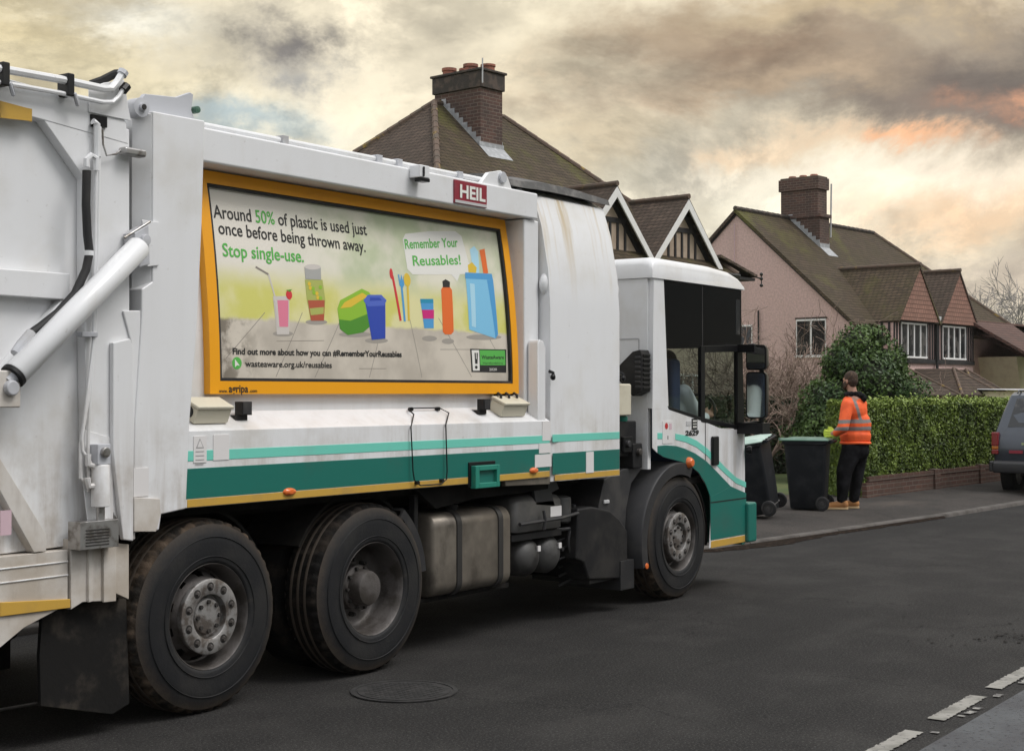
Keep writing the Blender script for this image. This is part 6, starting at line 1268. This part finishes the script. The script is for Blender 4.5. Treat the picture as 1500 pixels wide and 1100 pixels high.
def crown(name, label, cat, loc, blobs, n, size, m, seed, trunk=None, core=.72):
    rnd = random.Random(seed); t = thing(name, label, cat, loc, 0, local=True); pts = []; tot = sum(b[3] ** 2 for b in blobs)
    for bx_, by_, bz_, r in blobs:
        for k in range(int(n * r * r / tot)):
            d = Vector((rnd.gauss(0, 1), rnd.gauss(0, 1), rnd.gauss(0, 1))).normalized(); c = Vector((bx_, by_, bz_))
            rr = r * (1 + .30 * nz(c + d * r, 1.8) + .22 * nz(c + d * r, 4.5)) * (rnd.uniform(.80, 1.03) if rnd.random() < .93 else rnd.uniform(1.0, 1.14))
            p = c + Vector((d.x * rr, d.y * rr, d.z * rr * .9))
            if p.z < .05: continue
            if any((p - Vector(b[:3])).length < b[3] * .7 for b in blobs if b[:3] != (bx_, by_, bz_)): continue
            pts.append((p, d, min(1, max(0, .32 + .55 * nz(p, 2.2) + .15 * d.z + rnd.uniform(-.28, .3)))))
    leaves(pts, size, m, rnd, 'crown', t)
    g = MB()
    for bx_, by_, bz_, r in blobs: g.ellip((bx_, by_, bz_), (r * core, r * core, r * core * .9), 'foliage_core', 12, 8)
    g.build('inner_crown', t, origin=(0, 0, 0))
    g = MB(); g.tube([(0, 0, -.1), (.05, 0, .6), (0, .05, 1.4)], [.11, .09, .06], 'bark_dark', 10)
    for bx_, by_, bz_, r in blobs: g.tube([(.02, 0, .7), (bx_ * .5, by_ * .5, .5 * (bz_ + .7)), (bx_, by_, bz_)], [.06, .045, .02], 'bark_dark', 6)
    g.build('trunk', t, origin=(0, 0, 0)); return t
bl = D(1265, 575, 26.5); bl.z = .12
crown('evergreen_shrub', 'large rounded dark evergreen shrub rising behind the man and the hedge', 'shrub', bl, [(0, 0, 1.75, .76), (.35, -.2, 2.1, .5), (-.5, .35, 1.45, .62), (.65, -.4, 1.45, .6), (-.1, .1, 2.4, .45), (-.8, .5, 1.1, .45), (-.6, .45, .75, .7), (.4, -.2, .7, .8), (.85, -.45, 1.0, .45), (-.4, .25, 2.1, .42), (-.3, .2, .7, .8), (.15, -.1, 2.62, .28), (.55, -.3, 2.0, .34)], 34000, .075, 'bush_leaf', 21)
# bare twiggy shrub in front of the pink wall
def twigs(name, label, cat, loc, seed, H, spread, n0, depth, r0, m, lean=(0, 0)):
    rnd = random.Random(seed); t = thing(name, label, cat, loc, 0, local=True); g = MB()
    def grow(p, d, L, r, lv):
        pts = [p]; q = p
        for i in range(3): d = (d + Vector((rnd.gauss(0, 1), rnd.gauss(0, 1), rnd.gauss(.05, .8))) * .17).normalized(); q = q + d * L / 3; pts.append(q)
        g.tube(pts, [max(.005, r * k_) for k_ in (1, .85, .72, .6)], m, 5 if lv < 2 else 3, cap=False)
        if lv >= depth: return
        for k in range(rnd.choice((2, 3, 3))):
            a = rnd.choice(pts[1:]); nd = (d + Vector((rnd.gauss(0, 1), rnd.gauss(0, 1), rnd.gauss(.1, .7))) * spread).normalized(); grow(a, nd, L * rnd.uniform(.6, .85), r * .62, lv + 1)
    for k in range(n0): grow(Vector((rnd.gauss(0, .25), rnd.gauss(0, .2), 0)), Vector((rnd.gauss(lean[0], .4), rnd.gauss(lean[1], .4), 1)).normalized(), H * rnd.uniform(.5, .8) * .5, r0, 0)
    o = g.build('branches', t, origin=(0, 0, 0), smooth=True, fixn=False, merge=False); return t
p = D(1146, 575, 30); p.z = .1
twigs('bare_shrub', 'bare twiggy pale brown shrub in front of the pink wall, left of the evergreen shrub', 'shrub', p, 3, 4.0, .65, 34, 5, .020, 'bark')
p = D(1118, 575, 27); p.z = .1
twigs('bare_tree', 'small leafless tree with long pale branches between the lorry mirror and the dark hedge', 'tree', p, 9, 4.2, .6, 5, 5, .035, 'bark')
# far trees in the mist
for i, (px, dist, H, s) in enumerate([(1418, 150, 9.5, 1), (1432, 170, 11.5, 2), (1448, 150, 10, 3), (1462, 165, 11.5, 4), (1478, 155, 10.5, 5), (1495, 160, 11, 6), (1512, 150, 10.5, 7), (1405, 175, 9, 8), (1440, 190, 11, 9), (1470, 190, 12, 10)]):
    p = D(px, 575, dist); p.z = 0; rnd = random.Random(s); t = thing('bare_winter_tree', ['bare grey winter tree in the mist beyond the roofs at the far right', 'bare grey winter tree in the mist beyond the roofs at the far right'][0], 'tree', p, 0, group='misty bare trees on the skyline', local=True); g = MB(); tw = MB()
    def grow(q, d, L, r, lv):
        pts = [q]
        for k in range(3): d = (d + Vector((rnd.gauss(0, 1), rnd.gauss(0, 1), rnd.gauss(.1, .6))) * .14).normalized(); q = q + d * L / 3; pts.append(q)
        (g if lv < 2 else tw).tube(pts, [r, r * .85, r * .7, r * .55], 'bark_misted', 4, cap=False)
        if lv >= 5: return
        for k in range(3): nd = (d + Vector((rnd.gauss(0, 1), rnd.gauss(0, 1), rnd.gauss(.1, .6))) * .55).normalized(); grow(rnd.choice(pts[1:]), nd, L * rnd.uniform(.6, .8), max(.03, r * .55), lv + 1)
    grow(Vector((0, 0, 0)), Vector((0, 0, 1)), H * .54, .20, 0); g.build('trunk', t, origin=(0, 0, 0), fixn=False, merge=False); tw.build('crown', t, origin=(0, 0, 0), fixn=False, merge=False)
# low wood far beyond, closing the horizon
rnd = random.Random(30); vs = []; fs = []
for k in range(9000):
    a = rnd.uniform(-.12, .95); d = rnd.uniform(230, 280); p = Vector((d * math.cos(a), d * math.sin(a), 0)); h = 7 + 3 * nz((a * 40, 0, 0), 1) ; z = rnd.random() ** .8 * h; L = .9; q = Vector((rnd.gauss(0, 1), rnd.gauss(0, 1), rnd.gauss(0, 1))).normalized() * L; w = Vector((rnd.gauss(0, 1), rnd.gauss(0, 1), rnd.gauss(0, 1))).normalized() * L * .7; p.z = z; i = len(vs); vs += [p, p + q, p + q + w, p + w]; fs.append((i, i + 1, i + 2, i + 3))
me = bpy.data.meshes.new('far_wood'); me.from_pydata(vs, [], fs); me.materials.append(MATS['bark_misted']); o = bpy.data.objects.new('far_wood', me); C.objects.link(o); tag(o, 'far leafless wood closing the horizon beyond the houses', 'woodland', kind='stuff')
g = MB(); g.box(-70, 350, -8, 300, -1.2, 14, 'foliage_core')
hm = bpy.data.materials.new('haze'); hm.use_nodes = True; t = hm.node_tree; t.nodes.clear(); b = NB(t); pv = b.n('ShaderNodeVolumePrincipled'); pv.inputs['Color'].default_value = (.9, .86, .8, 1); pv.inputs['Density'].default_value = .0002; ou = b.n('ShaderNodeOutputMaterial'); b.l(pv.outputs[0], ou.inputs['Volume']); MATS['haze_air'] = hm
USE_HAZE = True
if USE_HAZE:
    g = MB(); g.box(-80, 400, -120, 330, -1.03, 15, 'haze_air'); tag(g.build('haze', smooth=False, origin=(0, 0, 0)), kind='stuff')
